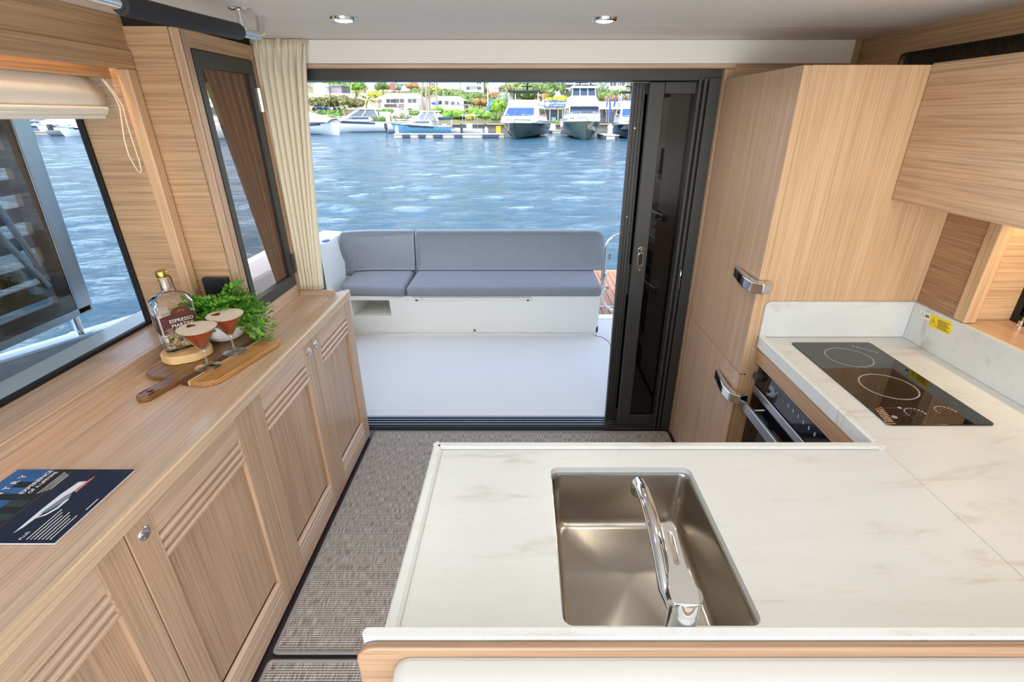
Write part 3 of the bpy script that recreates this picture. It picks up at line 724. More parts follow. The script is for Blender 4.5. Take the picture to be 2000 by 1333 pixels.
# warning sticker on the front corner
q = [at_z(*p, zt) for p in ((1722, 795), (1709, 800), (1731, 829), (1750, 829))]
if (q[1] - q[0]).cross(q[3] - q[0]).z < 0: q = [q[1], q[0], q[3], q[2]]
OR = plain('orange_sticker_edge', 'a8662f', .5); DKS = plain('dark_sticker', '1d1613', .45); TXT = plain('pale_sticker_text', 'b79a80', .5)
st = MB().patch(q, 0, 1, 0, 1, .0004, .0004).build('warning_sticker', OR, t)
MB().patch(q, .03, .97, .06, .94, .0006, .0004).build('sticker_face', DKS, st)
tl = MB()
for k in range(8):
    tl.patch(q, .08, .62 + .05 * (k % 3), .12 + k * .1, .17 + k * .1, .0008, .0003)
for k in range(5): tl.patch(q, .74, .93 - .04 * (k % 2), .12 + k * .16, .22 + k * .16, .0008, .0003)
tl.build('sticker_text', TXT, st)
qq = [at_z(*p, zt) for p in ((1681, 789), (1691, 797), (1707, 797), (1697, 789))]

# ---- oven under the cooktop
t = thing('oven', 'built-in black glass oven with steel handle under the cooktop', 'oven', (1.1, 1.4, .45))
MB().box(.925, 1.40, 1.19, 1.672, .16, .792).build('body', BLACK_AL, t)
OVG = plain('black_oven_glass', '101012', .05, spec=.6)
MB().prism([(.910, .700), (.930, .700), (.930, .792), (.913, .792)], 'y', 1.185, 1.674).build('control_panel', OVG, t, bevel=.002)
dr = MB().box(.908, .926, 1.185, 1.674, .17, .664).build('door', OVG, t, bevel=.002)
MB().box(.9045, .925, 1.185, 1.674, .664, .697).build('door_trim', SATIN, dr, bevel=.003)
MB().box(.872, .884, 1.19, 1.660, .588, .632).build('handle', SATIN, dr, bevel=.004)
for y in (1.60, 1.27): MB().tube([(.884, y, .618), (.91, y, .618)], .008, 12).build('handle_post', CHROME, dr, smooth=True)
MB().lathe([(0, 0), (.019, 0), (.019, .002), (.017, .020), (.015, .022), (0, .022)], n=24).xf(Matrix.Translation((.911, 1.645, .745)) @ Matrix.Rotation(-PI / 2, 4, 'Y')).build('control_knob', BLACK_AL, t, smooth=True)
for k in range(9):
    y = 1.53 - k * .033
    ic = MB().box(.9105, .9112, y - .004, y + .004, .742, .7555).build('display_icon', PR if k > 2 else PRD, t)
for y in (1.575, 1.36): MB().box(.909, .9102, y - .003, y + .003, .712, .716).build('sensor', CHROME, t)

# ---- stickers on the side upstand
xs = 1.4203
def flatq(*uv): return [at_x(u, v, xs) for u, v in uv]
t = thing('warning_label', 'yellow printed warning label on the upstand right of the cooktop', 'label', tuple(at_x(1836, 633, xs)))
YEL = plain('yellow_label', 'f0d414', .5)
q = flatq((1813, 637), (1855, 655), (1861, 631), (1818, 613)); q = [Vector((xs, p.y, p.z)) for p in q]
q = [q[1], q[0], q[3], q[2]]
def fl(mb, u0, u1, v0, v1, off): return mb.patch(q_, u0, u1, v0, v1, off, .0004)
def orient(q):
    n_ = (q[1] - q[0]).cross(q[3] - q[0]); return q if n_.x < 0 else [q[1], q[0], q[3], q[2]]
q_ = orient([Vector((xs, p.y, p.z)) for p in flatq((1813, 637), (1855, 655), (1861, 631), (1818, 613))])
fl(MB(), 0, 1, 0, 1, .0005).build('sheet', YEL, t)
mb = MB()
flip = (q_[0] - Vector((xs, *at_x(1813, 637, xs)[1:]))).length > .005
def U(a): return 1 - a if flip else a
for k in range(7): 
    a0, a1 = .38, .92 - .06 * (k % 3)
    fl(mb, min(U(a0), U(a1)), max(U(a0), U(a1)), .12 + k * .105, .165 + k * .105, .0008)
mb.build('printed_lines', PRINTD, t)
def tri(q, u, v, w, h, off, name, par):
    c_ = [q[0] * (1 - a) * (1 - b) + q[1] * a * (1 - b) + q[2] * a * b + q[3] * (1 - a) * b for a, b in ((u - w, v - h), (u + w, v - h), (u, v + h))]
    n_ = Vector((-off, 0, 0)); pts = [p + n_ for p in c_]
    return MB().tube(pts, .0007, 5, closed=True).build(name, PRINTD, par)
tri(q_, U(.18), .5, .14, .3, .0006, 'hazard_triangle', t)
mb = MB(); fl(mb, U(.18) - .012, U(.18) + .012, .36, .60, .0009); mb.build('hazard_mark', PRINTD, t)
t = thing('pictogram_label', 'small white label with warning and manual pictograms on the marbled upstand', 'label', tuple(at_x(1806, 615, xs)))
q_ = orient([Vector((xs, p.y, p.z)) for p in flatq((1796, 620), (1815, 627), (1817, 613), (1798, 606))])
flip = (q_[0] - at_x(1796, 620, xs)).length > .005
fl(MB(), 0, 1, 0, 1, .0005).build('sheet', PRINTW, t)
tri(q_, U(.25), .5, .17, .3, .0006, 'hazard_triangle', t)
mb = MB()
for a0, a1 in ((.56, .74), (.76, .94)): fl(mb, min(U(a0), U(a1)), max(U(a0), U(a1)), .3, .7, .0008)
mb.build('manual_pictogram', plain('grey_print', '6a6a70', .6), t)

t = thing('window_stay', 'chrome gas stay standing on the starboard window sill', 'window stay', (1.582, 1.436, 1.04))
MB().lathe([(0, 0), (.010, 0), (.010, .006), (.0075, .008), (.0075, .022), (0, .024)], (1.582, 1.436, 1.0396), 18).build('foot', CHROME, t, smooth=True)
MB().tube([(1.582, 1.436, 1.055), (1.594, 1.425, 1.18), (1.600, 1.41, 1.36)], .003, 8).build('rod', SATIN, t, smooth=True)

# ================================================================== SEAT BACK NEAREST THE CAMERA
t = thing('settee', 'cream leather settee back in an oak frame below the sink ledge', 'sofa', (.4, .42, .5))
pol = [(1.42, .3), (-.239, .3), (-.239, .90)] + [(-.239 + .03 + .03 * math.cos(a), .935 + .03 * math.sin(a)) for a in [PI - PI / 2 * i / 8 for i in range(9)]] + [(1.42, .965)]
pol = [(p[0], p[1]) for p in pol]
MB().prism(pol, 'y', .448, .461).build('oak_frame', oak('settee_oak', 'x', '8e6d52', 'aa8869'), t, bevel=.005, seg=3)
cp = rrect(-.188, 1.40, .3, .921, (.01, .01, .03, .028), 7)
def cush(a, b): pass
mb = MB()
ins = [(.4475, 0), (.439, -.002), (.418, .0015), (.39, .012), (.365, .045)]
loops = []
for y, i_ in ins:
    loops.append([(x, y, z) for x, z in rrect(-.183 + i_ * .6, 1.40, .3, .946 - i_ * .35, (.01, .01, .03, .026), 7)])
nn = len(loops[0])
mb.add(sum(loops, []), [(a * nn + i, a * nn + (i + 1) % nn, (a + 1) * nn + (i + 1) % nn, (a + 1) * nn + i) for a in range(len(loops) - 1) for i in range(nn)] + [list(range((len(loops) - 1) * nn, len(loops) * nn))])
mb.build('back_cushion', CREAM, t, smooth=True, ang=60)

# ================================================================== CARPETS
def carpet(x0, x1, y0, y1, label, studs):
    t = thing('carpet', label, 'carpet', ((x0 + x1) / 2, (y0 + y1) / 2, 0), 0, 'ribbed grey carpets')
    p = rrect(x0, x1, y0, y1, .012, 4)
    MB().prism(rrect(x0 + .006, x1 - .006, y0 + .006, y1 - .006, .01, 4), 'z', .0005, .0075).build('pile', CARPET, t)
    MB().tube([(x, y, .006) for x, y in rrect(x0 + .005, x1 - .005, y0 + .005, y1 - .005, .012, 4)], .0062, 8, closed=True).build('binding', BINDING, t, smooth=True)
    for (x, y) in studs:
        MB().lathe([(0, .0035), (.003, .003), (.0048, .001), (.0048, 0), (0, 0)], (x, y, .0076), 14).build('snap_stud', plain('copper_stud', 'b08a6c', .25, 1.0) if 'copper_stud' not in bpy.data.materials else bpy.data.materials['copper_stud'], t, smooth=True)
    return t
carpet(-.842, .83, 1.056, 2.334, 'large ribbed grey carpet reaching from the galley aisle to the doorway', [(-.812, 1.088), (-.80, 2.30), (.79, 2.30)])
carpet(-.842, .2, .35, 1.038, 'ribbed grey carpet whose corner shows at the bottom of the aisle', [(-.812, 1.006)])

# ================================================================== THINGS ON THE SIDEBOARD
ZS = .855
WAL = oak('walnut', 'y', '432916', '67431f', .38, .18, 18); ACA = oak('acacia', 'y', 'a06c36', 'd6a05c', .35, .2, 10)
MAPL = oak('pale_strip', 'y', 'c99a5e', 'e2bb82', .38, .1, 14)

t = thing('serving_board', 'striped acacia paddle board with a hole in its dark handle', 'cutting board', (-1.162, 1.285, ZS), -math.atan2(.22, .975))
def band(x0, x1, y0, y1, mat, r=(0, 0, 0, 0), name='strip'):
    return MB().prism(rrect(x0, x1, y0, y1, r, 7), 'z', .001, .0193).build(name, mat, t, bevel=.003, local=True)
band(.0675, .150, .112, .476, ACA, (.0, .055, .045, 0), 'wide_strip')
band(.060, .0675, .110, .480, MAPL)
band(.032, .060, .110, .482, WAL)
band(-.139, .032, .116, .482, oak('brown_acacia', 'y', '6f4c28', 'a87c48', .36, .2, 14), (.05, 0, 0, .045), 'wide_strip')
hn = MB()
ho = rrect(-.0235, .0235, -.008, .1165, (.022, .022, .0, .0), 6)
hs = [(.010 * math.cos(2 * PI * k / 16), .034 + .008 * math.sin(2 * PI * k / 16)) for k in range(16)]
bm = bmesh.new()
rs_ = []
for h in (.001, .0193):
    o_ = [bm.verts.new((x, y, h)) for x, y in ho]; s_ = [bm.verts.new((x, y, h)) for x, y in hs]
    es = [bm.edges.new((r_[i], r_[(i + 1) % len(r_)])) for r_ in (o_, s_) for i in range(len(r_))]
    bmesh.ops.triangle_fill(bm, edges=es, use_beauty=True); rs_.append((o_, s_))
for r0, r1 in zip(rs_[0], rs_[1]):
    for i in range(len(r0)): bm.faces.new((r0[i], r0[(i + 1) % len(r0)], r1[(i + 1) % len(r0)], r1[i]))
bm.verts.index_update(); hn.add([v.co[:] for v in bm.verts], [[v.index for v in f.verts] for f in bm.faces]); bm.free()
hn.build('handle', oak('handle_wood', 'y', '6b4526', '94683a', .36, .2, 14), t, bevel=.003, local=True)
ZB = ZS + .0194

# wood slice
SL = plain('pale_cut_wood', 'd9b27c', .6, noise=.12, nscale=30)
sc_ = (-1.190, 1.566)
t = thing('wood_slice', 'round pale wood slice under the liquor bottle', 'wood slice', (sc_[0], sc_[1], ZB))
pts = []
for k in range(40):
    a = 2 * PI * k / 40; r = .0775 + .0022 * math.sin(3 * a + 1) + .0012 * math.sin(7 * a)
    pts.append((sc_[0] + r * math.cos(a), sc_[1] + r * math.sin(a)))
MB().prism(pts, 'z', ZB + .0004, ZB + .0305).build('slice', SL, t, bevel=.005, seg=3)
ZL = ZB + .031

# bottle
GL = glassmat('clear_glass', (1, 1, 1), 1.46)
t = thing('liquor_bottle', 'clear flask bottle with brown label and gold cap on the wood slice', 'bottle', (-1.197, 1.572, ZL), math.radians(47))
W_, D_ = .060, .036
def sec(w, d, r, z): return [(x, y, z) for x, y in rrect(-w, w, -d, d, r, 5)]
prof = [(.050, .028, .014, 0), (.057, .034, .014, .004), (.060, .036, .014, .010), (.060, .036, .014, .170), (.0585, .035, .014, .182), (.050, .030, .016, .193), (.034, .024, .018, .200), (.019, .018, .0175, .206), (.0155, .0155, .0154, .213), (.0145, .0145, .0144, .245), (.0165, .0165, .0164, .247), (.0165, .0165, .0164, .252)]
loops = [sec(*p) for p in prof]
prof_in = [(.0125, .0125, .0124, .252), (.0118, .0118, .0117, .214), (.016, .0145, .0144, .205), (.046, .026, .014, .190), (.0565, .0325, .012, .168), (.0565, .0325, .012, .014), (.050, .028, .012, .010)]
loops += [sec(*p) for p in prof_in]
nn = len(loops[0])
MB().add(sum(loops, []), [(a * nn + i, a * nn + (i + 1) % nn, (a + 1) * nn + (i + 1) % nn, (a + 1) * nn + i) for a in range(len(loops) - 1) for i in range(nn)] + [list(range(nn))[::-1], list(range((len(loops) - 1) * nn, len(loops) * nn))]).build('glass_body', GL, t, smooth=True, ang=40, local=True)
# candied nuts filling the lower part, liqueur cream above the label
NUT = plain('pale_sugar_cube', 'cdb891', .6, noise=.25, nscale=60)
nuts = MB(); rn = random.Random(3)
for k in range(120):
    x, y, z = rn.uniform(-.048, .048), rn.uniform(-.025, .025), .016 + rn.random() ** 1.2 * .052
    o = len(nuts.v); s = rn.uniform(.005, .0078)
    nuts.box(-s, s, -s * .8, s * .8, -s * .7, s * .7)
    nuts.xf(Matrix.Translation((x, y, z)) @ Euler((rn.random() * 3, rn.random() * 3, rn.random() * 3)).to_matrix().to_4x4(), o)
nuts.build('sugar_cubes', NUT, t, bevel=.0015, local=True)['kind'] = 'stuff'
MB().prism(rrect(-.055, .055, -.0315, .0315, .011, 4), 'z', .066, .138).build('contents', plain('pale_contents', 'd6cbb6', .6), t, local=True)
LAB = plain('brown_label', '4b2216', .5, noise=.2, nscale=25); LABP = plain('label_print_pale', 'c9a58c', .55)
# label wraps the two visible faces; arched top over the front
mb = MB()
yf = -.0366
arch = [(-.052, .070), (.052, .070), (.052, .135)] + [(.030 * math.cos(a) + .012, .137 + .022 * math.sin(a)) for a in [PI * k / 12 for k in range(13)]] + [(-.052, .132)]
mb.prism(arch, 'y', yf - .0004, yf)
lb = mb.build('label', LAB, t, local=True)
MB().box(-.0609, -.0604, -.030, .030, .070, .132).build('side_label', LAB, lb, local=True)
Mx = Matrix.Rotation(PI / 2, 4, 'X')
text('lettering', 'ESPRESSO', .0165, PRINTW, lb, Matrix.Translation((.008, yf - .0006, .113)) @ Mx, spacing=1.02)
text('lettering', 'MARTINI', .0165, PRINTW, lb, Matrix.Translation((.008, yf - .0006, .096)) @ Mx, spacing=1.02)
mb = MB()
for k in range(5): mb.box(-.0612, -.0608, -.022, .004 + .006 * (k % 3), .122 - k * .006, .1235 - k * .006)
for k in range(4): mb.box(-.040 - .008 * (k % 2), -.024, yf - .0008, yf - .0003, .088 - k * .005, .0895 - k * .005)
mb.build('small_print', LABP, lb, local=True)
mb = MB()
for dx, dz, r in ((.012, .147, .006), (.005, .143, .004), (.020, .144, .005)): 
    mb.prism([(dx + r * math.cos(a), dz + r * .6 * math.sin(a)) for a in [2 * PI * i / 10 for i in range(10)]], 'y', yf - .0007, yf - .0003)
mb.build('coffee_emblem', plain('copper_print', '8d4f2a', .4, .3), lb, local=True)
MB().lathe([(0, .222), (.0115, .222), (.0115, .2525), (.013, .2525), (.013, .258), (0, .258)], n=20).build('cork', plain('pale_cork', 'dcc7a4', .7), t, smooth=True, local=True)
MB().lathe([(0, .2582), (.0175, .2582), (.018, .260), (.018, .277), (.0165, .2795), (0, .2798)], n=28).build('gold_cap', plain('brushed_gold', 'b89a52', .3, 1.0), t, smooth=True, local=True)
MB().tube([(.016, .002, .262), (.021, .003, .25), (.021, .0, .225), (.024, -.004, .206)], .0028, 6).build('neck_tag', plain('brown_tag', '5b2d1d', .5), t, local=True)

# martini glasses
BROWN = glassmat('coffee_liqueur', (.30, .10, .04), 1.34); BROWNP = plain('coffee_drink', '8f3d1d', .25)
FOAM = plain('cream_foam', 'd9c9b4', .6, noise=.05, nscale=60); BEAN = plain('coffee_bean', '5a2417', .45)
STEMG = pane('stem_glass', (.94, .94, .94), .26, k=1.0)
THIN = pane('thin_drinking_glass', (.985, .985, .985), .05, k=.9)
def martini(x, y, label, rz, first=None):
    t = thing('martini_glass', label, 'glass', (x, y, ZB), rz, 'martini glasses on the serving board')
    st_ = [(0, .0005), (.039, .0005), (.040, .0022), (.030, .005), (.012, .0085), (.0052, .014), (.0042, .030), (.0042, .056), (.006, .064), (.0112, .0713), (0, .0713)]
    pr = [(0, .0717), (.0115, .0717), (.0602, .1465), (.0612, .148), (.0602, .1485), (.0585, .147), (.011, .0745), (.006, .0725), (0, .0722)]
    g = MB().lathe(pr, n=40).build('glass', THIN, t, smooth=True, ang=30, local=True)
    MB().lathe(st_, n=32).build('stem', STEMG, t, smooth=True, ang=30, local=True)
    MB().lathe([(0, .0735), (.0060, .0735), (.0106, .0752), (.0548, .1408), (0, .1408)], n=40).build('coffee', BROWNP, t, smooth=True, ang=30, local=True)
    MB().lathe([(.0, .1409), (.0549, .1409), (.0584, .1464), (.050, .1469), (0, .1468)], n=40).build('foam', FOAM, t, smooth=True, ang=30, local=True)
    for k in range(3):
        a = rz + 2 * PI * k / 3 + .4
        MB().ell((-.026 + .0075 * math.cos(a), .010 + .0075 * math.sin(a), .1475), (.0085, .0055, .003), 12, 7).build('coffee_bean', BEAN, t, smooth=True, local=True)
    return t
martini(-1.067, 1.477, 'espresso martini in the glass nearer the board handle', 0)
martini(-1.038, 1.592, 'espresso martini in the glass in front of the plant pot', .5)

# potted fern
t = thing('potted_fern', 'leafy maidenhair fern in a round white stone pot', 'plant', (-1.140, 1.722, ZB))
POT = plain('mottled_white_pot', 'd8d4ca', .6, noise=.10, nscale=45)
MB().lathe([(0, .0), (.042, 0), (.058, .008), (.072, .028), (.077, .050), (.074, .072), (.066, .088), (.062, .088), (.066, .072), (.06, .06), (0, .06)], (-1.140, 1.722, ZB), 36).build('pot', POT, t, smooth=True)
MB().lathe([(0, .073), (.066, .073), (.066, .069), (0, .069)], (-1.140, 1.722, ZB), 24).build('soil', plain('soil', '2d2118', .9), t)
def leafmat(name, c, c2):
    m, nt, b = newmat(name); N = nt.nodes.new; L = nt.links.new
    tc = N('ShaderNodeTexCoord'); n = N('ShaderNodeTexNoise'); n.inputs['Scale'].default_value = 60; L(tc.outputs['Object'], n.inputs['Vector'])
    r = N('ShaderNodeValToRGB'); r.color_ramp.elements[0].color = lin(c); r.color_ramp.elements[1].color = lin(c2); r.color_ramp.elements[0].position = .35; r.color_ramp.elements[1].position = .65
    L(n.outputs['Fac'], r.inputs['Fac']); L(r.outputs['Color'], b.inputs['Base Color']); b.inputs['Roughness'].default_value = .5
    tr = N('ShaderNodeBsdfTranslucent'); L(r.outputs['Color'], tr.inputs['Color'])
    mx = N('ShaderNodeMixShader'); mx.inputs['Fac'].default_value = .3
    L(b.outputs[0], mx.inputs[1]); L(tr.outputs[0], mx.inputs[2]); L(mx.outputs[0], nt.nodes['Material Output'].inputs['Surface'])
    return m
FERN = leafmat('fern_green', '4a8a28', '97cf52')
fr_ = random.Random(11)
def frond_mesh(seed, Ln):
    r = random.Random(seed); mb = MB(); pts = []
    n = 9
    for i in range(n + 1):
        s = i / n; pts.append(Vector((Ln * (s * .95), 0, Ln * (.75 * s - .95 * s * s))))
    mb.tube(pts, [.0011 - .0007 * i / n for i in range(n + 1)], 4)
    for i in range(2, n + 1):
        for side in (-1, 1):
            for q in range(3):
                base = pts[i]; L_ = .030 * (1.15 - .55 * i / n) * (q + 1) / 3
                c = base + Vector((r.uniform(.0, .012) + L_ * .3, side * (L_ + r.uniform(-.003, .003)), r.uniform(-.006, .006) - L_ * .1))
                w = r.uniform(.0055, .0085); a0 = r.uniform(-.5, .5) + side * .9
                tl = Vector((r.uniform(-.4, .4), r.uniform(-.4, .4), 1)).normalized()
                u = Vector((math.cos(a0), math.sin(a0), 0)); u = (u - tl * u.dot(tl)).normalized(); v = tl.cross(u)
                V = [c - u * w, c - u * w * .2 - v * w * .8, c + u * w * .8 - v * w * .75, c + u * w * 1.1, c + u * w * .8 + v * w * .75, c - u * w * .2 + v * w * .8]
                mb.add(V, [(0, 1, 2, 3), (0, 3, 4, 5)])
    return mb
protos = [frond_mesh(k, .12).build('frond', FERN, t, local=True) for k in range(6)]
for k in range(104):
    p = protos[k % 6] if k < 6 else protos[k % 6].copy()
    if k >= 6: COL.objects.link(p); p.parent = t
    a = 2 * PI * fr_.random(); el = fr_.uniform(.1, 1.35)
    if fr_.random() < .22: a = fr_.uniform(-.35, .7); el = fr_.uniform(-.6, .4)
    # keep clear of the panel behind: lean towards the room
    back = max(0, math.sin(a)); left = max(0, -math.cos(a))
    p.location = (.035 * math.cos(a), .03 * math.sin(a) - .01, .085 + fr_.uniform(-.005, .02))
    p.rotation_euler = (fr_.uniform(-.3, .3), -el * (1 if not back else 1) , a)
    s = fr_.uniform(.9, 1.35) * (1 - .5 * back) * (1 - .42 * left) * (.72 if abs(a + 1.0) < .8 or abs(a - 5.28) < .8 else 1)
    p.scale = (s, s, s)

t = thing('black_box', 'small black box standing behind the fern against the oak panel', 'box', (-1.170, 1.80, ZS))
MB().box(-1.218, -1.124, 1.786, 1.8105, ZS + .001, 1.092).build('case', plain('black_plastic', '1a1b20', .35), t, bevel=.004)
MB().box(-1.212, -1.130, 1.785, 1.7862, .98, 1.086).build('face', plain('dark_screen', '22242c', .15), t, bevel=.001)

# magazine
ZM = ZS + .0065
t = thing('magazine', 'glossy magazine with a speeding yacht and city skyline on its cover', 'magazine', (-1.09, .845, ZS))
mx0, mx1, my0, my1 = -1.238, -.951, .733, .962
MB().box(mx0 + .001, mx1 - .001, my0 + .001, my1, ZS + .0012, ZS + .0056).build('pages', plain('page_edges', 'dfe1e4', .6), t)
def cov(a, b): 
    y = my0 + a * (my1 - my0); x = mx1 + b * (mx0 - mx1)
    return (x, y, ZS + .0058 + .004 * max(0, .25 - a) ** 2 * b)
NAVY = plain('cover_navy', '141b33', .42, noise=.35, nscale=35)
cv = MB().box(mx0, mx1, my0, my1, ZS + .0056, ZS + .0061).build('cover', NAVY, t)
ZC = ZS + .0061
def cpx(x, y): 
    p = at_z(x / 7.143, 900 + y / 7.143, ZC); return p.x, p.y
def crect(x0, x1, y0, y1, mat, name, dz=.0002): 
    return MB().box(x0, x1, y0, y1, ZC, ZC + dz).build(name, mat, cv)
crect(mx0, -1.15, my0, my1, plain('cover_sky', '2d5c94', .25, noise=.2, nscale=12), 'sky_print', .0001)
rr = random.Random(5)
BLD = [plain('cover_building_a', '1d1c20', .3), plain('cover_building_b', '3a302a', .3), plain('cover_building_c', '2a3a38', .3, noise=.5, nscale=400), plain('cover_building_d', '8d6a50', .3)]
for k in range(11):
    y0 = my0 + .225 * k / 11; x1 = -1.105 + rr.uniform(-.004, .004); x0 = x1 - rr.choice([.03, .045, .06, .09, .05])
    crect(max(mx0, x0), x1, y0, y0 + .0205, BLD[rr.choice([0, 0, 1, 2, 2])], 'skyline_print', .0002 + .00001 * k)
crect(-1.104, -1.098, my0, my1, BLD[1], 'shore_print', .0003)
# yacht
def cpoly(pts, mat, name, dz): 
    P_ = [cpx(*p) for p in pts]; a = sum(P_[i][0] * P_[(i + 1) % len(P_)][1] - P_[(i + 1) % len(P_)][0] * P_[i][1] for i in range(len(P_)))
    if a < 0: P_ = P_[::-1]
    return MB().prism(P_, 'z', ZC, ZC + dz).build(name, mat, cv)
YW = plain('cover_yacht_white', 'dfe3e8', .25); YG = plain('cover_yacht_grey', '7d8a96', .25)
cpoly([(185, 1015), (560, 700), (850, 470), (1100, 300), (1210, 290), (1040, 420), (830, 560), (600, 730), (330, 930)], YW, 'yacht_print', .0003)
cpoly([(560, 740), (900, 500), (1010, 440), (970, 520), (800, 630), (640, 720)], YG, 'yacht_hull_print', .00035)
cpoly([(1040, 430), (1210, 290), (1330, 215), (1310, 240), (1060, 445)], plain('cover_wake', 'c9766a', .3), 'flag_print', .0003)
cpoly([(420, 830), (640, 745), (800, 650), (950, 520), (960, 545), (810, 670), (640, 765)], YW, 'wake_print', .0002)
R90 = Matrix.Rotation(PI / 2, 4, 'Z')
def ctext(body, px, size, name='cover_lettering', sp=1.0, mat=None, al='CENTER'):
    x, y = cpx(*px)
    off = Vector((-1.09, .845, ZS))
    return text(name, body, size, mat or PRINTW, cv, Matrix.Translation(Vector((x, y, ZC + .0005)) - off) @ R90, al, .0001, sp)
ctext('SUN COUNTRY', (358, 205), .021, sp=1.7, al='RIGHT')
ctext('EXPERIENCE', (515, 300), .0155, sp=.95)
ctext('OF A LIFETIME', (605, 305), .0125, sp=.95)
mb = MB()
for k in range(4):
    x, y = cpx(520 + 60 * k, 465 - 20 * k); mb.box(x - .0007, x + .0007, y, y + .075 - .008 * k, ZC, ZC + .0004)
for k in range(7):
    x, y = cpx(370 + 55 * k, 1105); mb.box(x - .0008, x + .0008, y, y + (.085 - .006 * (k % 3) - .003 * k), ZC, ZC + .0004)
x, y = cpx(1200, 690); mb.box(x - .0009, x + .0009, y, y + .034, ZC, ZC + .0004)
mb.build('cover_small_print', PRINTW, cv)
ctext('PLUS:', (345, 1050), .0095)

# ================================================================== OUTSIDE, PORT SIDE DECK
w = sempty('bulwark', (-1.85, 1.6, .6))
BW = plain('blue_grey_bulwark', 'aab4bb', .4); CAPM = plain('bulwark_cap', 'cfdcf0', .3)  # inner face has one even blue-grey
def bz(y): return .872 - (y - 1.5) * .150
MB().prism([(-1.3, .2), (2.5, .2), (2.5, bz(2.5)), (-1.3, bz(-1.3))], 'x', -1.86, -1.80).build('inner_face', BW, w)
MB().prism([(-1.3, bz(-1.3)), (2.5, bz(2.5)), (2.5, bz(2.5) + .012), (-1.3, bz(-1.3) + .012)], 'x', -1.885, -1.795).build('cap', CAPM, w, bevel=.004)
mb = MB()
for k in range(3):
    p = at_x(292 + k * 4.2, 620 - k * 1.5, -1.7948); mb.box(-1.7955, -1.7945, p.y - .004, p.y + .004, p.z - .004, p.z + .004)
MB().box(-1.80, -1.66, -1.3, 2.45, .15, .20).build('side_deck', WHITE_GEL, w)
mb.build('vent_slot', BLACK, w)

t = thing('screen_panel', 'stainless framed dark glass screen on the side deck rail with slats imitating reflected stripes', 'screen', (-1.85, 1.2, .9))
XP = -1.84
def P2(u, v): 
    return at_x(u, v, XP)
zb = P2(175, 603).z; yb = P2(175, 603).y; yt_ = P2(49.5, 238).y; zt2 = P2(49.5, 238).z
def lean(y, z): return y + (yt_ - yb) * (z - zb) / (zt2 - zb)
wst = .075
MB().hexa([(XP - .02, yb - wst, zb), (XP + .02, yb - wst, zb), (XP + .02, yb, zb), (XP - .02, yb, zb)], [(XP - .02, lean(yb, 1.85) - wst, 1.85), (XP + .02, lean(yb, 1.85) - wst, 1.85), (XP + .02, lean(yb, 1.85), 1.85), (XP - .02, lean(yb, 1.85), 1.85)]).build('frame_post', BLUESTEEL, t, bevel=.004)
MB().box(XP - .02, XP + .02, -.9, yb - .01, zb - .004, zb + .026).build('bottom_rail', BLUESTEEL, t, bevel=.003)
SLATREFL = oak('reflected_slat_brown', 'y', '5d4128', '8c6a42', .45, .2, 20)  # slatted part imitates brown stripes reflected in the glass
MB().hexa([(XP - .012, yb - wst - .06, zb), (XP + .012, yb - wst - .06, zb), (XP + .012, yb - wst, zb), (XP - .012, yb - wst, zb)], [(XP - .012, lean(yb, 1.85) - wst - .05, 1.85), (XP + .012, lean(yb, 1.85) - wst - .05, 1.85), (XP + .012, lean(yb, 1.85) - wst, 1.85), (XP - .012, lean(yb, 1.85) - wst, 1.85)]).build('slat_stile', SLATREFL, t)
for (v0, v1) in ((298, 327), (353, 381), (409, 440)):   # gaps between slats at the picture edge
    pass
edges = [(292, 238), (328, 298), (382, 353), (445, 410)]
for v0, v1 in ((232, 272), (292, 328), (352, 384), (410, 442), (470, 500), (535, 565), (578, 615), (632, 668)):
    z0, z1 = at_x(5, v1, XP).z, at_x(5, v0, XP).z
    MB().box(XP - .010, XP + .010, -.9, lean(yb, z0) - wst - .05, z0, z1).build('reflected_slat', SLATREFL, t, bevel=.003)
MB().box(XP + .014, XP + .018, -.9, yb - wst, zb + .026, 1.85).build('tinted_pane', pane('screen_glass', (.66, .64, .62), .06, k=.8), t)
for a, b_ in (((0, 462), (95, 560)), ((20, 440), (75, 520))):
    q0, q1 = at_x(*a, XP + .03), at_x(*b_, XP + .03)
    MB().tube([q0 + (q0 - q1) * .6, q0, q1], .011, 10).build('handrail', BLUESTEEL, t, smooth=True)
pc, pt = at_x(158, 655, -1.84), at_x(143, 612, -1.84)
MB().tube([(-1.84, pc.y, bz(pc.y) + .01), (-1.84, pc.y + .003, zb)], .0165, 14).build('stanchion', CHROME, t, smooth=True)
MB().lathe([(0, 0), (.040, 0), (.040, .004), (.018, .008), (0, .008)], (-1.84, pc.y, bz(pc.y) + .012), 20).build('stanchion_base', CHROME, t, smooth=True)

# ================================================================== COCKPIT
w = sempty('cockpit_deck', (0, 3.1, 0))
MB().box(-1.9, 1.9, 2.50, 4.06, -.06, 0.0).build('sole', DECK_GEL, w)
MB().prism([(3.70, 0), (3.70, .02), (3.705, .012), (3.72, 0)], 'x', -1.3, .60).build('fillet', DECK_GEL, w)
# hatch seam at the starboard corner
sp = [(.60, 3.70, .001), (.66, 3.66, .001), (.695, 3.58, .001), (.70, 3.45, .001), (.69, 2.9, .001), (.685, 2.52, .001)]
MB().tube(sp, .0025, 6).build('hatch_seam', plain('seam_grey', '6d7075', .6), w)
MB().box(-1.95, -1.74, 2.52, 4.25, -.8, .74).build('hull_side', WHITE_GEL, w, bevel=.03)
MB().box(1.5, 1.9, 2.62, 4.0, -.8, .75).build('hull_side', WHITE_GEL, w, bevel=.03)

b = thing('cockpit_bench', 'white moulded cockpit bench with an open locker niche at its port end', 'bench', (-.35, 3.95, 0))
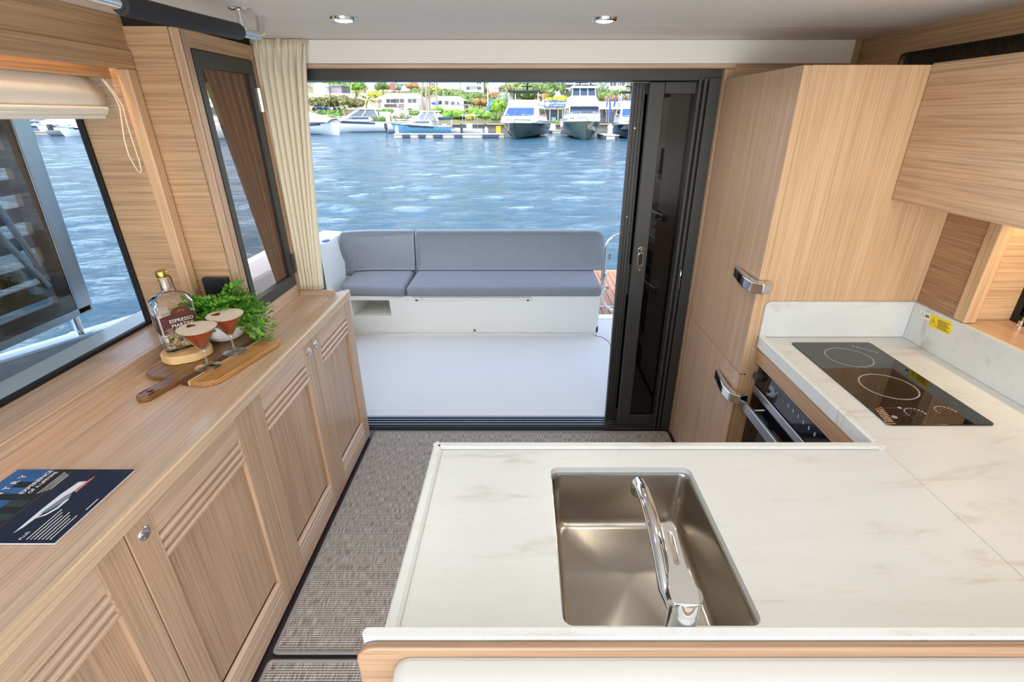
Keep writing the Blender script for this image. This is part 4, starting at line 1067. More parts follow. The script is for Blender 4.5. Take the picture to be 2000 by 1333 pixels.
# front face with niche opening: slightly raked
YB, YTp = 3.712, 3.655
nx0, nx1, nz0, nz1 = -1.36, -1.055, .185, .325
def fy(z): return YB + (YTp - YB) * z / .36
def fquad(x0, x1, z0, z1, th=.03): 
    return ([(x0, fy(z0), z0), (x1, fy(z0), z0), (x1, fy(z0) + th, z0), (x0, fy(z0) + th, z0)], [(x0, fy(z1), z1), (x1, fy(z1), z1), (x1, fy(z1) + th, z1), (x0, fy(z1) + th, z1)])
mb = MB()
for r_ in ((-1.70, nx0, 0, .36), (nx1, .617, 0, .36), (nx0, nx1, 0, nz0), (nx0, nx1, nz1, .36)): mb.hexa(*fquad(*r_))
mb.build('front_moulding', WHITE_GEL, b)
mb = MB(); yb2 = 3.95
mb.hexa([(nx0, fy(nz0) + .03, nz0), (nx1, fy(nz0) + .03, nz0), (nx1 - .05, yb2, nz0 + .02), (nx0 + .07, yb2, nz0 + .02)], [(nx0, fy(nz0) + .03, nz0 + .002), (nx1, fy(nz0) + .03, nz0 + .002), (nx1 - .05, yb2, nz0 + .022), (nx0 + .07, yb2, nz0 + .022)])
mb.box(nx0 + .05, nx1 - .03, yb2, yb2 + .01, nz0, nz1 + .03)
mb.hexa([(nx0 - .01, 3.69, nz0), (nx0, 3.69, nz0), (nx0 + .08, yb2, nz0), (nx0 + .07, yb2, nz0)], [(nx0 - .01, 3.69, nz1), (nx0, 3.69, nz1), (nx0 + .08, yb2, nz1), (nx0 + .07, yb2, nz1)])
mb.hexa([(nx1, 3.69, nz0), (nx1 + .01, 3.69, nz0), (nx1 - .03, yb2, nz0), (nx1 - .05, yb2, nz0)], [(nx1, 3.69, nz1), (nx1 + .01, 3.69, nz1), (nx1 - .03, yb2, nz1), (nx1 - .05, yb2, nz1)])
mb.build('locker_niche', plain('niche_gelcoat', 'dfddd2', .35), b)
MB().box(-1.24, -1.16, 3.93, 3.95, .27, .285).build('niche_latch', CHROME, b, bevel=.003)
MB().box(-1.70, .617, 3.69, 4.75, .32, .36).build('seat_top', WHITE_GEL, b, bevel=.008)
MB().box(.600, .617, 3.70, 4.6, .02, .345).build('end_moulding', WHITE_GEL, b, bevel=.004)
MB().box(.606, .622, 3.70, 3.715, .03, .085).build('end_catch', BLACK, b)
MB().box(-.865, .075, 3.640, 3.668, .335, .352).build('locker_lid_lip', PANELWHITE, b, bevel=.005)
for x in (-.835, .045): MB().box(x - .008, x + .008, 3.645, 3.66, .322, .336).build('lid_bumper', PRINTD, b)
cx_ = aty_ = None
p = at_y(927, 645, 3.71)
lk = MB().lathe([(0, 0), (.0125, 0), (.0125, .003), (.0095, .006), (0, .006)], n=24).xf(Matrix.Translation((p.x, fy(p.z) - .001, p.z)) @ Matrix.Rotation(PI / 2, 4, 'X')).build('lock', STEEL, b, smooth=True, ang=30)
MB().lathe([(0, .006), (.004, .006), (.004, .008), (0, .008)], n=12).xf(Matrix.Translation((p.x, fy(p.z) - .001, p.z)) @ Matrix.Rotation(PI / 2, 4, 'X')).build('keyhole', BLACK, lk)
# back moulding behind cushions
MB().hexa([(-1.70, 4.20, .36), (.60, 4.20, .36), (.60, 4.60, .36), (-1.70, 4.60, .36)], [(-1.70, 4.275, .68), (.57, 4.275, .68), (.57, 4.45, .68), (-1.70, 4.45, .68)]).build('back_moulding', WHITE_GEL, b, bevel=.03, seg=3)
# port coaming that flanks the bench
CQ = [(630, 462), (628, 560)]
MB().hexa([(-1.735, 2.52, .0), (-1.50, 2.52, .0), (-1.41, 3.68, .0), (-1.735, 4.28, .0)], [(-1.735, 2.52, .775), (-1.60, 2.52, .775), (-1.535, 4.22, .752), (-1.735, 4.28, .752)]).build('port_coaming', WHITE_GEL, b, bevel=.02, seg=3)
p = at_z(636, 470, .775)
MB().ell((p.x, p.y, .773), (.03, .05, .008), 16, 8).build('rope_eye', plain('blue_fitting', '3d4f8a', .4), b, smooth=True)

def cushion(name, loops_fn, label, grp, loc, nu, nv):
    t = thing(name, label, 'cushion', loc, 0, grp)
    MB().grid(loops_fn, nu, nv).build('pad', CUSHION, t, smooth=True, ang=70)
    return t
def softbox(mb, x0, x1, y0, y1, z0, z1, shear=0, sh2=0, r=.03, rx=None):
    """pillow-edged pad: rounded box whose top is pushed aft by shear"""
    bm = bmesh.new(); bmesh.ops.create_cube(bm, size=1)
    for v in bm.verts: v.co = ((x0 + x1) / 2 + v.co.x * (x1 - x0), (y0 + y1) / 2 + v.co.y * (y1 - y0), (z0 + z1) / 2 + v.co.z * (z1 - z0))
    bmesh.ops.bevel(bm, geom=bm.edges[:], offset=r, segments=4, profile=.5, affect='EDGES')
    for v in bm.verts:
        k = (v.co.z - z0) / (z1 - z0); v.co.y += shear * k; v.co.x += sh2 * k
    bm.verts.index_update()
    mb.add([v.co[:] for v in bm.verts], [[v.index for v in f.verts] for f in bm.faces]); bm.free(); return mb
g = 'grey cockpit bench cushions'
t = thing('seat_cushion', 'long grey woven seat cushion on the white cockpit bench', 'cushion', (-.13, 3.9, .36), 0, g)
softbox(MB(), -.905, .622, 3.625, 4.13, .3605, .445, r=.03).build('pad', CUSHION, t, smooth=True, ang=80)
t = thing('back_cushion', 'long grey woven backrest cushion standing along the cockpit bench', 'cushion', (-.1, 4.17, .44), 0, g)
bm_ = MB(); bb = rrect(-.905, .700, .432, .772, (.02, .02, .075, .02), 7)
loops = []
for yy, ins in ((4.075, .03), (4.06, .016), (4.057, .006), (4.065, 0), (4.12, 0), (4.135, .008), (4.145, .03)):
    loops.append([(x, yy + (z - .43) * .20, z) for x, z in rrect(-.905 + ins, .695 - ins, .447 + ins, .775 - ins, (.02, .02, .075, .02), 7)])
nn = len(loops[0])
bm_.add(sum(loops, []), [(a * nn + i, a * nn + (i + 1) % nn, (a + 1) * nn + (i + 1) % nn, (a + 1) * nn + i) for a in range(len(loops) - 1) for i in range(nn)] + [list(range(nn))[::-1], list(range((len(loops) - 1) * nn, len(loops) * nn))])
bm_.build('pad', CUSHION, t, smooth=True, ang=60)
t = thing('corner_seat_cushion', 'short grey seat cushion in the port corner of the bench', 'cushion', (-1.2, 3.85, .36), 0, g)
mb = softbox(MB(), -1.43, -.915, 3.615, 4.14, .3605, .442, r=.03)
for i, v in enumerate(mb.v):
    x, y, z = v; k = max(0, min(1, (-x - 1.15) / .28)); mb.v[i] = (x - .03 * (y - 3.6), y + .10 * k * k * (1 if y > 3.9 else .6), z)
mb.build('pad', CUSHION, t, smooth=True, ang=80)
t = thing('corner_back_cushion', 'short curved grey backrest cushion in the port corner of the bench', 'cushion', (-1.2, 4.1, .44), 0, g)
mb = MB()
loops = []
nX = 14
for dy, ins in ((.0, .03), (-.012, .012), (-.015, .004), (-.008, 0), (.045, 0), (.058, .01), (.065, .03)):
    L_ = []
    for (x, z) in rrect(0 + ins, 1 - ins, .447 + ins, .772 - ins, (.02, .02, .02, .03), 4):
        L_.append((x, z, dy))
    # densify along x for the curve
    L2 = []
    for i in range(len(L_)):
        a_, b2 = L_[i], L_[(i + 1) % len(L_)]
        k = 10 if abs(a_[0] - b2[0]) > .3 else 1
        for q in range(k): L2.append((a_[0] + (b2[0] - a_[0]) * q / k, a_[1] + (b2[1] - a_[1]) * q / k, dy))
    out = []
    for (u, z, dy_) in L2:
        x = -1.505 + u * .59
        cv_ = max(0, .45 - u) / .45
        y = 4.085 + dy_ - .07 * cv_ * cv_ + (z - .44) * .20
        out.append((x - .012 * cv_, y, z))
    loops.append(out)
nn = len(loops[0])
mb.add(sum(loops, []), [(a * nn + i, a * nn + (i + 1) % nn, (a + 1) * nn + (i + 1) % nn, (a + 1) * nn + i) for a in range(len(loops) - 1) for i in range(nn)] + [list(range(nn))[::-1], list(range((len(loops) - 1) * nn, len(loops) * nn))])
mb.build('pad', CUSHION, t, smooth=True, ang=60)

# boarding gate rail and teak swim deck
t = thing('gate_rail', 'looped stainless boarding gate beside the bench end', 'rail', (.72, 3.95, 0))
yg = 3.95
def G(u, v): return at_y(u, v, yg)
pts = [G(1228, 457), G(1212, 458), G(1199, 462), G(1189, 470), G(1184, 481), G(1182, 500), G(1180, 540), G(1177, 575), G(1178, 588), G(1183, 598), G(1192, 605), G(1204, 608), G(1218, 609)]
MB().tube(pts, .0115, 12).build('loop', CHROME, t, smooth=True)
q = [G(1188, 472), G(1186, 500), G(1184, 545)]
for u, v in ((1181.5, 537), (1178.5, 568)):
    c_ = G(u, v); MB().tube([c_ + Vector((0, 0, -.016)), c_ + Vector((0, 0, .016))], .017, 12).build('clamp', CHROME, t, smooth=True)
c_ = G(1176, 536); MB().tube([c_ + Vector((0, 0, -.16)), c_ + Vector((0, 0, .05))], .008, 10).build('hinge_post', CHROME, t, smooth=True)
c_ = G(1190, 501); MB().box(c_.x - .006, c_.x + .014, yg - .004, yg + .004, c_.z - .03, c_.z + .025).build('latch_tab', STEEL, t, bevel=.003)
c_ = G(1186, 562); MB().lathe([(0, 0), (.016, 0), (.016, .012), (0, .014)], n=16).xf(Matrix.Translation(c_) @ Matrix.Rotation(PI / 2, 4, 'X')).build('knob', SATIN, t, smooth=True)
MB().box(.80, 1.1, yg + .05, yg + .07, .42, .68).build('gate_panel', pane('gate_glass', (.35, .45, .5), .08), t)
w = sempty('swim_deck', (.9, 4.9, 0))
MB().box(.61, 1.5, 4.06, 4.165, -.02, .006).build('step', WHITE_GEL, w, bevel=.004)
MB().box(-1.7, 1.8, 4.6, 5.6, -.34, -.035).box(.61, 1.9, 4.16, 5.62, -.14, -.015).build('deck_base', plain('caulk_brown', '4a3a34', .8), w)
TEAK = oak('swim_deck_teak', 'y', 'a06c4c', 'c48c66', .6, .15, 14)  # wood tone of the deck planks themselves
import itertools
for k in range(16):
    x0 = .56 + k * .062
    # planks run aft and to starboard
    def sh(y): return (4.9 - y) * .0
    MB().hexa([(x0, 4.17, -.03), (x0 + .056, 4.17, -.03), (x0 + .056, 5.52, -.03), (x0, 5.52, -.03)], [(x0, 4.17, 0), (x0 + .056, 4.17, 0), (x0 + .056, 5.52, 0), (x0, 5.52, 0)]).build('plank', TEAK, w)
MB().box(.5, 1.9, 5.52, 5.60, -.03, .003).build('margin_plank', oak('teak_margin', 'x', '9a6a48', 'c89a74', .6, .1, 12), w)
MB().box(.55, 1.9, 4.36, 4.385, .0005, .004).build('deck_joint', BLUESTEEL, w)

# ================================================================== WATER
ZWAT = -0.5
def watermat():
    m, nt, b = newmat('harbour_water'); N = nt.nodes.new; L = nt.links.new
    geo = N('ShaderNodeNewGeometry')
    mp = N('ShaderNodeMapping'); mp.inputs['Scale'].default_value = (.55, 1.15, 1); L(geo.outputs['Position'], mp.inputs['Vector'])
    n = N('ShaderNodeTexNoise'); n.inputs['Scale'].default_value = 2.6; n.inputs['Detail'].default_value = 7; n.inputs['Roughness'].default_value = .58; n.inputs['Distortion'].default_value = .3
    L(mp.outputs[0], n.inputs['Vector'])
    n2 = N('ShaderNodeTexNoise'); n2.inputs['Scale'].default_value = 7; n2.inputs['Detail'].default_value = 3; L(mp.outputs[0], n2.inputs['Vector'])
    ma = N('ShaderNodeMath'); ma.operation = 'MULTIPLY_ADD'; L(n2.outputs['Fac'], ma.inputs[0]); ma.inputs[1].default_value = .10; L(n.outputs['Fac'], ma.inputs[2])
    bp = N('ShaderNodeBump'); bp.inputs['Strength'].default_value = 1.0; bp.inputs['Distance'].default_value = .34
    L(ma.outputs[0], bp.inputs['Height']); L(bp.outputs['Normal'], b.inputs['Normal'])
    b.inputs['Base Color'].default_value = (.022, .090, .140, 1); b.inputs['Roughness'].default_value = .08; b.inputs['IOR'].default_value = 1.33
    return m
mb = MB()
ny, nx = 330, 200
rw = random.Random(2)
waves = [(rw.uniform(1.0, 6.5), rw.uniform(0, 2 * PI), rw.uniform(-.9, .9)) for _ in range(20)]
V = []
for j in range(ny + 1):
    y = -6 + 9 * ((1 + 92 / 9.) ** (j / ny) - 1)
    for i in range(nx + 1):
        x = (i / nx - .5) * (30 + 2.4 * max(0, y + 6))
        z = 0
        fade = 1 / (1 + max(0, y) / 30)
        for k, ph, an in waves:
            z += .022 / k ** .7 * math.sin(k * (y * math.cos(an) + x * math.sin(an)) + ph) * fade
        V.append((x, y, ZWAT + z))
mb.add(V, [(j * (nx + 1) + i, j * (nx + 1) + i + 1, (j + 1) * (nx + 1) + i + 1, (j + 1) * (nx + 1) + i) for j in range(ny) for i in range(nx)])
wt = struct(mb.build('water', watermat(), smooth=True, ang=180))

# ================================================================== SHORE AND HILL
def hz(x, y):
    h = .55
    if y > 92: h += (y - 92) * .085
    if y > 108: h += (y - 108) * .075
    if y > 125: h += (y - 125) * .05
    h += .5 * math.sin(x * .11 + y * .07) * min(1, max(0, (y - 92) / 20))
    return h
mb = MB()
mb.grid(lambda a, b: (-130 + a * 230, 82.5 + b * 130, hz(-130 + a * 230, 82.5 + b * 130)), 70, 45)
HILL = plain('dry_hillside', '75744a', .9, noise=.35, nscale=.12)
struct(mb.build('hill', HILL, smooth=True, ang=180))
mb = MB(); mb.box(-130, 100, 82, 82.6, -2, .6); mb.box(-130, 100, 81.2, 82.1, .45, .62)
struct(mb.build('seawall', plain('pale_concrete', '8f8474', .8, noise=.1, nscale=.5)))
MB_ = MB
# ---- foliage
def leafpal(name, a, b_): return leafmat_far(name, a, b_)
def leafmat_far(name, a, b_):
    m, nt, b = newmat(name); N = nt.nodes.new; L = nt.links.new
    geo = N('ShaderNodeNewGeometry'); n = N('ShaderNodeTexNoise'); n.inputs['Scale'].default_value = 1.6; n.inputs['Detail'].default_value = 3; L(geo.outputs['Position'], n.inputs['Vector'])
    r = N('ShaderNodeValToRGB'); e = r.color_ramp.elements; e[0].position = .35; e[0].color = lin(a); e[1].position = .65; e[1].color = lin(b_)
    L(n.outputs['Fac'], r.inputs['Fac']); L(r.outputs['Color'], b.inputs['Base Color']); b.inputs['Roughness'].default_value = .7
    return m
LV = dict(olive=leafmat_far('olive_leaves', '4d5230', '8a8352'), mid=leafmat_far('mid_green_leaves', '485f30', '7c934f'),
          bright=leafmat_far('bright_green_leaves', '4f7d22', '8db33c'), yellow=leafmat_far('yellow_green_leaves', '7f8d24', 'bab83e'),
          grey=leafmat_far('grey_green_leaves', '62705a', '98a288'), rust=leafmat_far('rusty_shrub', '86693f', 'b08a55'), palm=leafmat_far('palm_fronds', '5b7433', 'a3a860'),
          white=leafmat_far('flowering_leaves', '6f8a4c', 'e4e2d2'), hedge=leafmat_far('hedge_leaves', '3f5f25', '6f8f3a'))
BARK = plain('bark', '6f5d4b', .9); PALMT = plain('palm_trunk', '9a8a78', .9)
def leaves(mb, c, r, n, s, rnd):
    for _ in range(n):
        z = rnd.uniform(-1, 1); a = rnd.uniform(0, 2 * PI); q = math.sqrt(1 - z * z); k = rnd.uniform(.72, 1.04)
        p = Vector((c[0] + r[0] * q * math.cos(a) * k, c[1] + r[1] * q * math.sin(a) * k, c[2] + r[2] * z * k))
        n_ = Vector((q * math.cos(a) + rnd.uniform(-.6, .6), q * math.sin(a) + rnd.uniform(-.6, .6), z + rnd.uniform(-.3, .8))).normalized()
        u = n_.cross(Vector((rnd.uniform(-1, 1), rnd.uniform(-1, 1), .3))).normalized(); v = n_.cross(u)
        w = s * rnd.uniform(.6, 1.3)
        mb.add([p - u * w, p - v * w * .6, p + u * w, p + v * w * .6], [(0, 1, 2, 3)])
def tree(u, v0, v1, y, wpx, kind, label, name='tree', cat='tree', n=900, trunk=True, seed=0, grp=None, yd=1.0):
    """crown wpx pixels wide whose foot is at v0 and top at v1, y metres aft"""
    rnd = random.Random(int(u * 7 + v0 * 3 + seed))
    a, b_ = at_y(u, v0, y), at_y(u, v1, y); w = (at_y(u + wpx * .6, v1, y) - at_y(u - wpx * .6, v1, y)).x
    hgt = b_.z - a.z
    t = thing(name, label, cat, tuple(a), 0, grp)
    cb = a.z + hgt * (.10 if trunk else -.05); ch = b_.z - cb
    mb = MB(); blobs = max(4, int(w / max(.4, ch) * 5) + 3)
    s = max(.10, min(.30, w * .05))
    for k in range(blobs):
        fx = rnd.uniform(-.32, .32) * w; rr_ = (rnd.uniform(.24, .36) * min(w, ch * 1.6), rnd.uniform(.2, .3) * w * yd, rnd.uniform(.26, .38) * ch)
        cz = cb + rr_[2] + rnd.uniform(0, 1) * max(.01, ch - 2 * rr_[2]) * (1 - abs(fx) / w * .9)
        c = (a.x + fx, y + rnd.uniform(-.2, .2) * w * yd, cz)
        leaves(mb, c, rr_, n // blobs, s, rnd)
        o = len(mb.v); mb.ell(c, tuple(q * .78 for q in rr_), 8, 6)
        for i in range(o, len(mb.v)):
            x_, y_, z_ = mb.v[i]; mb.v[i] = (x_ + rnd.uniform(-.08, .08) * rr_[0], y_, z_ + rnd.uniform(-.1, .1) * rr_[2])
    mb.build('crown', LV[kind], t)
    if trunk: MB().tube([(a.x, y, a.z - 1.2), (a.x + .02 * w, y, cb + ch * .3)], [.05 * hgt * .5 + .08, .06], 7).build('trunk', BARK, t, smooth=True)
    return t
def palm(u, v0, v1, y, rpx, label, nf=22, bare=True):
    rnd = random.Random(int(u * 5))
    a, b_ = at_y(u, v0, y), at_y(u, v1, y); R_ = (at_y(u + rpx, v1, y) - b_).x
    t = thing('palm_tree', label, 'palm tree', tuple(a))
    MB().tube([(a.x, y, a.z - 1), (a.x + .05, y, (a.z + b_.z) / 2), (b_.x, y, b_.z - R_ * .5)], [.22, .17, .15], 8).build('trunk', PALMT, t, smooth=True)
    c = Vector((b_.x, y, b_.z - R_ * .45))
    for k in range(nf):
        an = 2 * PI * k / nf * 2.4 + rnd.uniform(-.2, .2); el = rnd.uniform(-.5, 1.2); mb = MB()
        pts = []
        for i in range(6):
            s = i / 5; r_ = R_ * s; pts.append(c + Vector((math.cos(an) * r_ * math.cos(el * (1 - s * .5)), math.sin(an) * r_ * math.cos(el * (1 - s * .5)), R_ * (math.sin(el) * s - .55 * s * s))))
        sd = Vector((-math.sin(an), math.cos(an), 0))
        for i in range(5):
            w0, w1 = R_ * .13 * math.sin(PI * (.12 + .8 * i / 5)), R_ * .13 * math.sin(PI * (.12 + .8 * (i + 1) / 5))
            mb.add([pts[i] - sd * w0, pts[i + 1] - sd * w1, pts[i + 1] + Vector((0, 0, .06)), pts[i] + Vector((0, 0, .06))], [(0, 1, 2, 3)])
            mb.add([pts[i] + sd * w0, pts[i + 1] + sd * w1, pts[i + 1] + Vector((0, 0, .06)), pts[i] + Vector((0, 0, .06))], [(0, 1, 2, 3)])
        mb.build('frond', LV['palm'], t)
    return t

# ---- materials for buildings and boats
STUC = plain('white_stucco', 'efece6', .8); STUC2 = plain('cream_stucco', 'e4d9c6', .8); ROOFW = plain('white_roof', 'f4f4f2', .6)
ROOFT = plain('terracotta_roof', 'cf9c80', .8, noise=.08, nscale=3); GLZ = plain('dark_building_glass', '37424c', .12); GLB = plain('blue_window_glass', '7f97ad', .15)
BEIGE = plain('beige_wall', 'dcc4ae', .8); GREYW = plain('grey_wall', '8b868a', .8); BRWN = plain('brown_sign', '5a4048', .6); BLUE = plain('sign_blue', '1f4fa5', .45)
NAVYC = plain('navy_canvas', '2b3a72', .8); WHB = plain('white_boat_gelcoat', 'f3f3f1', .22); HULLG = plain('dark_grey_hull', '3f4a45', .15); HULLN = plain('navy_hull', '1b2740', .15)
HULLB = plain('steel_blue_hull', '5d8ba5', .2); TINT = plain('tinted_boat_glass', '2d3b4e', .08); TINTB = plain('blue_windscreen', '34507c', .1); CANV = plain('grey_canvas', 'a8a3a3', .8)
DOCKW = plain('weathered_dock', 'aca497', .8); DOCKB = plain('blue_dock_bumper', '2c3552', .6); PILE = plain('cream_piling', 'e4d8c6', .7); RAILM = plain('boat_rail_steel', 'd0d2d4', .2, 1.0)
HYP = plain('grey_inflatable', '9aa0a4', .6); YBOX = plain('yellow_box', 'e9b21c', .5)

def building(name, label, cat, u0, u1, vb, ve, vr, y, depth, wall, roof, hip=.12, windows=(), roofkind='hip', over=.35, grp=None):
    """front facade u0..u1, foot vb, eave ve, ridge vr"""
    a, b_ = at_y(u0, vb, y), at_y(u1, vb, y); ez = at_y(u0, ve, y).z; rz_ = at_y(u0, vr, y).z
    t = thing(name, label, cat, ((a.x + b_.x) / 2, y, a.z), 0, grp)
    MB().box(a.x, b_.x, y, y + depth, a.z - 1.5, ez).build('wall', wall, t)
    X0, X1, Y0, Y1 = a.x - over, b_.x + over, y - over, y + depth + over
    if roofkind == 'hip':
        hx = (X1 - X0) * hip
        MB().add([(X0, Y0, ez), (X1, Y0, ez), (X1, Y1, ez), (X0, Y1, ez), (X0 + hx, (Y0 + Y1) / 2, rz_), (X1 - hx, (Y0 + Y1) / 2, rz_)], [(3, 2, 1, 0), (0, 1, 5, 4), (1, 2, 5), (2, 3, 4, 5), (3, 0, 4)]).build('roof', roof, t)
    elif roofkind == 'gable':
        xm = (X0 + X1) / 2
        MB().add([(X0, Y0, ez), (X1, Y0, ez), (X1, Y1, ez), (X0, Y1, ez), (xm, Y0, rz_), (xm, Y1, rz_)], [(3, 2, 1, 0), (0, 1, 4), (2, 3, 5), (1, 2, 5, 4), (3, 0, 4, 5)]).build('roof', roof, t)
    else:
        MB().box(X0, X1, Y0, Y1, ez, rz_).build('roof', roof, t)
    for wd in windows:
        wu0, wu1, wv0, wv1 = wd[:4]; m = wd[4] if len(wd) > 4 else GLZ
        p, q = at_y(wu0, wv1, y), at_y(wu1, wv0, y)
        f_ = MB().box(p.x - .08, q.x + .08, y - .09, y + .02, p.z - .08, q.z + .08).build('window_frame', WHITEP, t)
        MB().box(p.x, q.x, y - .10, y - .085, p.z, q.z).build('pane', m, f_)
        if q.x - p.x > 1.1:
            k = max(1, int((q.x - p.x) / .9)); mm = MB()
            for i in range(1, k + 1):
                xx = p.x + (q.x - p.x) * i / (k + 1); mm.box(xx - .035, xx + .035, y - .115, y - .09, p.z, q.z)
            mm.build('mullion', WHITEP, f_)
    return t

# far hillside houses, left to right
building('hillside_house', 'small white gabled house at the far left of the hill behind olive trees', 'house', 613, 637, 183, 169, 161, 112, 8, STUC, ROOFW, roofkind='gable', windows=((617.5, 619.5, 166.5, 169), (623.5, 625.5, 166, 168.5)))
building('garage_block', 'low grey garage wall beside the small white gabled house', 'building', 637.5, 668, 182.5, 167, 166, 114, 6, GREYW, ROOFW, roofkind='flat')
t = thing('retaining_wall', 'long beige retaining wall across the hillside above the dark olive trees', 'wall', tuple(at_y(680, 190, 108)))
p, q = at_y(604, 192, 108), at_y(742, 184, 108); MB().box(p.x, q.x, 108, 108.5, p.z - 2, q.z - .1).build('wall_body', BEIGE, t); MB().box(p.x, q.x, 107.8, 108.6, q.z - .1, q.z + .1).build('coping', PANELWHITE, t)
building('terrace_house', 'pale grey terraced house high on the hill left of the chimney house', 'house', 716, 757, 178, 158, 150, 140, 8, STUC, ROOFW, roofkind='flat', windows=((720, 724, 162, 165, GLB), (730, 736, 168, 172, GLB), (742, 747, 171, 174)))
t = building('chimney_house', 'white hill house with a red brick chimney above the white-roofed office', 'house', 757, 800, 178, 163, 152, 138, 8, STUC, ROOFW, windows=((783, 788, 164, 168), (790, 794, 164, 168)))
p = at_y(767, 176, 137); MB().box(p.x - .6, p.x + .6, 136.6, 137.6, p.z, at_y(767, 162, 137).z).build('chimney', plain('red_brick', '9a5a50', .8), t)
building('hill_house', 'white hill house with two window bands behind the tall bare palms', 'house', 800, 848, 176, 158, 150, 142, 8, STUC2, ROOFT, windows=((842, 847, 163, 167), (810, 816, 163, 167)))
building('long_hill_house', 'long white hill house with a row of six windows above the green bank', 'house', 850, 898, 174, 160, 156, 138, 8, STUC, STUC2, roofkind='flat', windows=tuple((874 + k * 4.6, 877 + k * 4.6, 165.5, 171, GLB) for k in range(5)) + ((842 + 9, 855, 163, 167),))
t = building('balcony_apartments', 'cream apartment block with tiers of arched balconies on the hill', 'building', 901, 944, 184, 157, 150, 130, 8, STUC2, STUC, roofkind='flat', windows=((911, 918, 170, 178, GLZ), (920, 929, 170, 178, GLB), (931.5, 940, 170, 178, GLZ), (911, 918, 160, 167, GLB), (920, 929, 158, 164, GREYW), (931, 940, 160, 167, GLZ)))
for v in (168.3, 179.5):
    p, q = at_y(909, v, 129.5), at_y(942, v - 1.4, 129.5); MB().box(p.x, q.x, 128.6, 130, p.z, q.z).build('balcony', WHITEP, t)
    p, q = at_y(909, v - 1.6, 128.7), at_y(942, v - 4, 128.7); MB().box(p.x, q.x, 128.6, 128.65, p.z, q.z).build('balustrade', GLB, t)
building('glass_apartments', 'pale blue-white apartment block right of the arched balconies', 'building', 955, 984, 178, 157, 150, 132, 8, STUC, ROOFW, roofkind='flat', windows=((960, 966, 158, 165, GLB), (968, 982, 158, 162, GLB), (966, 971, 170, 175, GREYW), (976, 981, 170, 175, GREYW), (958, 963, 170, 175, GLB)))
building('small_villa', 'small glazed villa among the trees above the blue sign', 'house', 1083, 1098, 178, 167, 165, 118, 6, WHITEP, GREYW, roofkind='flat', windows=((1086, 1094, 168, 174, GLB),))
t = building('modern_house', 'dark glazed modern hillside house with white floor slabs behind the tall white yacht', 'house', 1102, 1166, 180, 158, 156, 116, 9, plain('dark_glass_wall', '5a5560', .3), WHITEP, roofkind='flat')  # one even dark tone for the whole glazed wall
for v in (163.5, 172.5): p, q = at_y(1101, v + 1.6, 115), at_y(1167, v - .3, 115); MB().box(p.x, q.x, 114.2, 116, p.z, q.z).build('floor_slab', WHITEP, t)
for u in (1103, 1121, 1134, 1149, 1165): p, q = at_y(u, 181, 115), at_y(u + 1, 158, 115); MB().box(p.x, p.x + .12, 114.9, 115.1, p.z, q.z).build('column', WHITEP, t)
building('upper_villa', 'white-framed villa with two dark windows at the right end of the hill', 'house', 1189, 1223, 171, 160, 158, 122, 7, STUC, ROOFW, roofkind='flat', windows=((1191, 1204, 161, 168.5), (1206.5, 1221, 161, 168)))

# office with white hipped roofs
t = building('office_building', 'white two-storey office with white hipped roof and brown banner sign', 'building', 739, 818, 217, 193, 180, 98, 10, STUC, ROOFW, hip=.16, windows=((739, 744, 193.5, 199, GLB), (755, 770.5, 194, 201.5), (772, 789, 193.5, 201.5), (797, 813, 193.5, 201.5), (780, 788, 211.5, 215), (796, 805, 211.5, 215), (816, 818, 194, 203, GLB)))
p, q = at_y(751, 209, 97.8), at_y(788, 203.5, 97.8); s_ = MB().box(p.x, q.x, 97.7, 97.9, p.z, q.z).build('banner_sign', BRWN, t)
p, q = at_y(775, 208, 97.6), at_y(778.5, 204.5, 97.6); MB().box(p.x, q.x, 97.68, 97.7, p.z, q.z).build('banner_mark', PRINTW, s_)
p, q = at_y(780, 207, 97.6), at_y(787, 206, 97.6); MB().box(p.x, q.x, 97.68, 97.7, p.z, q.z).build('banner_mark', PRINTW, s_)
t = building('office_wing', 'long low white office wing with grid windows and a blue sign', 'building', 836, 906, 211, 197, 186, 99, 10, STUC, ROOFW, hip=.2, windows=((858, 863, 197, 204.5), (869, 876, 198, 205), (881, 888, 199, 205.5), (893, 897, 199.5, 204)))
p, q = at_y(843, 204, 98.8), at_y(857, 200, 98.8); MB().box(p.x, q.x, 98.7, 98.9, p.z, q.z).build('blue_sign', BLUE, t)
p, q = at_y(888, 206, 96), at_y(920, 203.5, 96); MB().box(p.x, q.x, 95, 98, p.z, p.z + .15).build('awning', GREYW, t)

building('beige_shed', 'small beige shed with a terracotta roof beside the palm and the white office', 'building', 722, 738, 213, 197, 194.5, 96, 5, BEIGE, ROOFT, roofkind='flat', windows=((734, 737, 203, 209, GLB),))
t = thing('screen_wall', 'beige panelled screen wall behind the moored cruiser', 'wall', tuple(at_y(745, 236, 86)))
for k, (u0, u1, v0) in enumerate(((721, 732, 218), (732.5, 740, 218), (740.5, 763, 218.5), (763.5, 770, 223))):
    p, q = at_y(u0, 240, 86), at_y(u1, v0, 86); MB().box(p.x, q.x, 86, 86.3, p.z, q.z).build('panel', BEIGE, t)

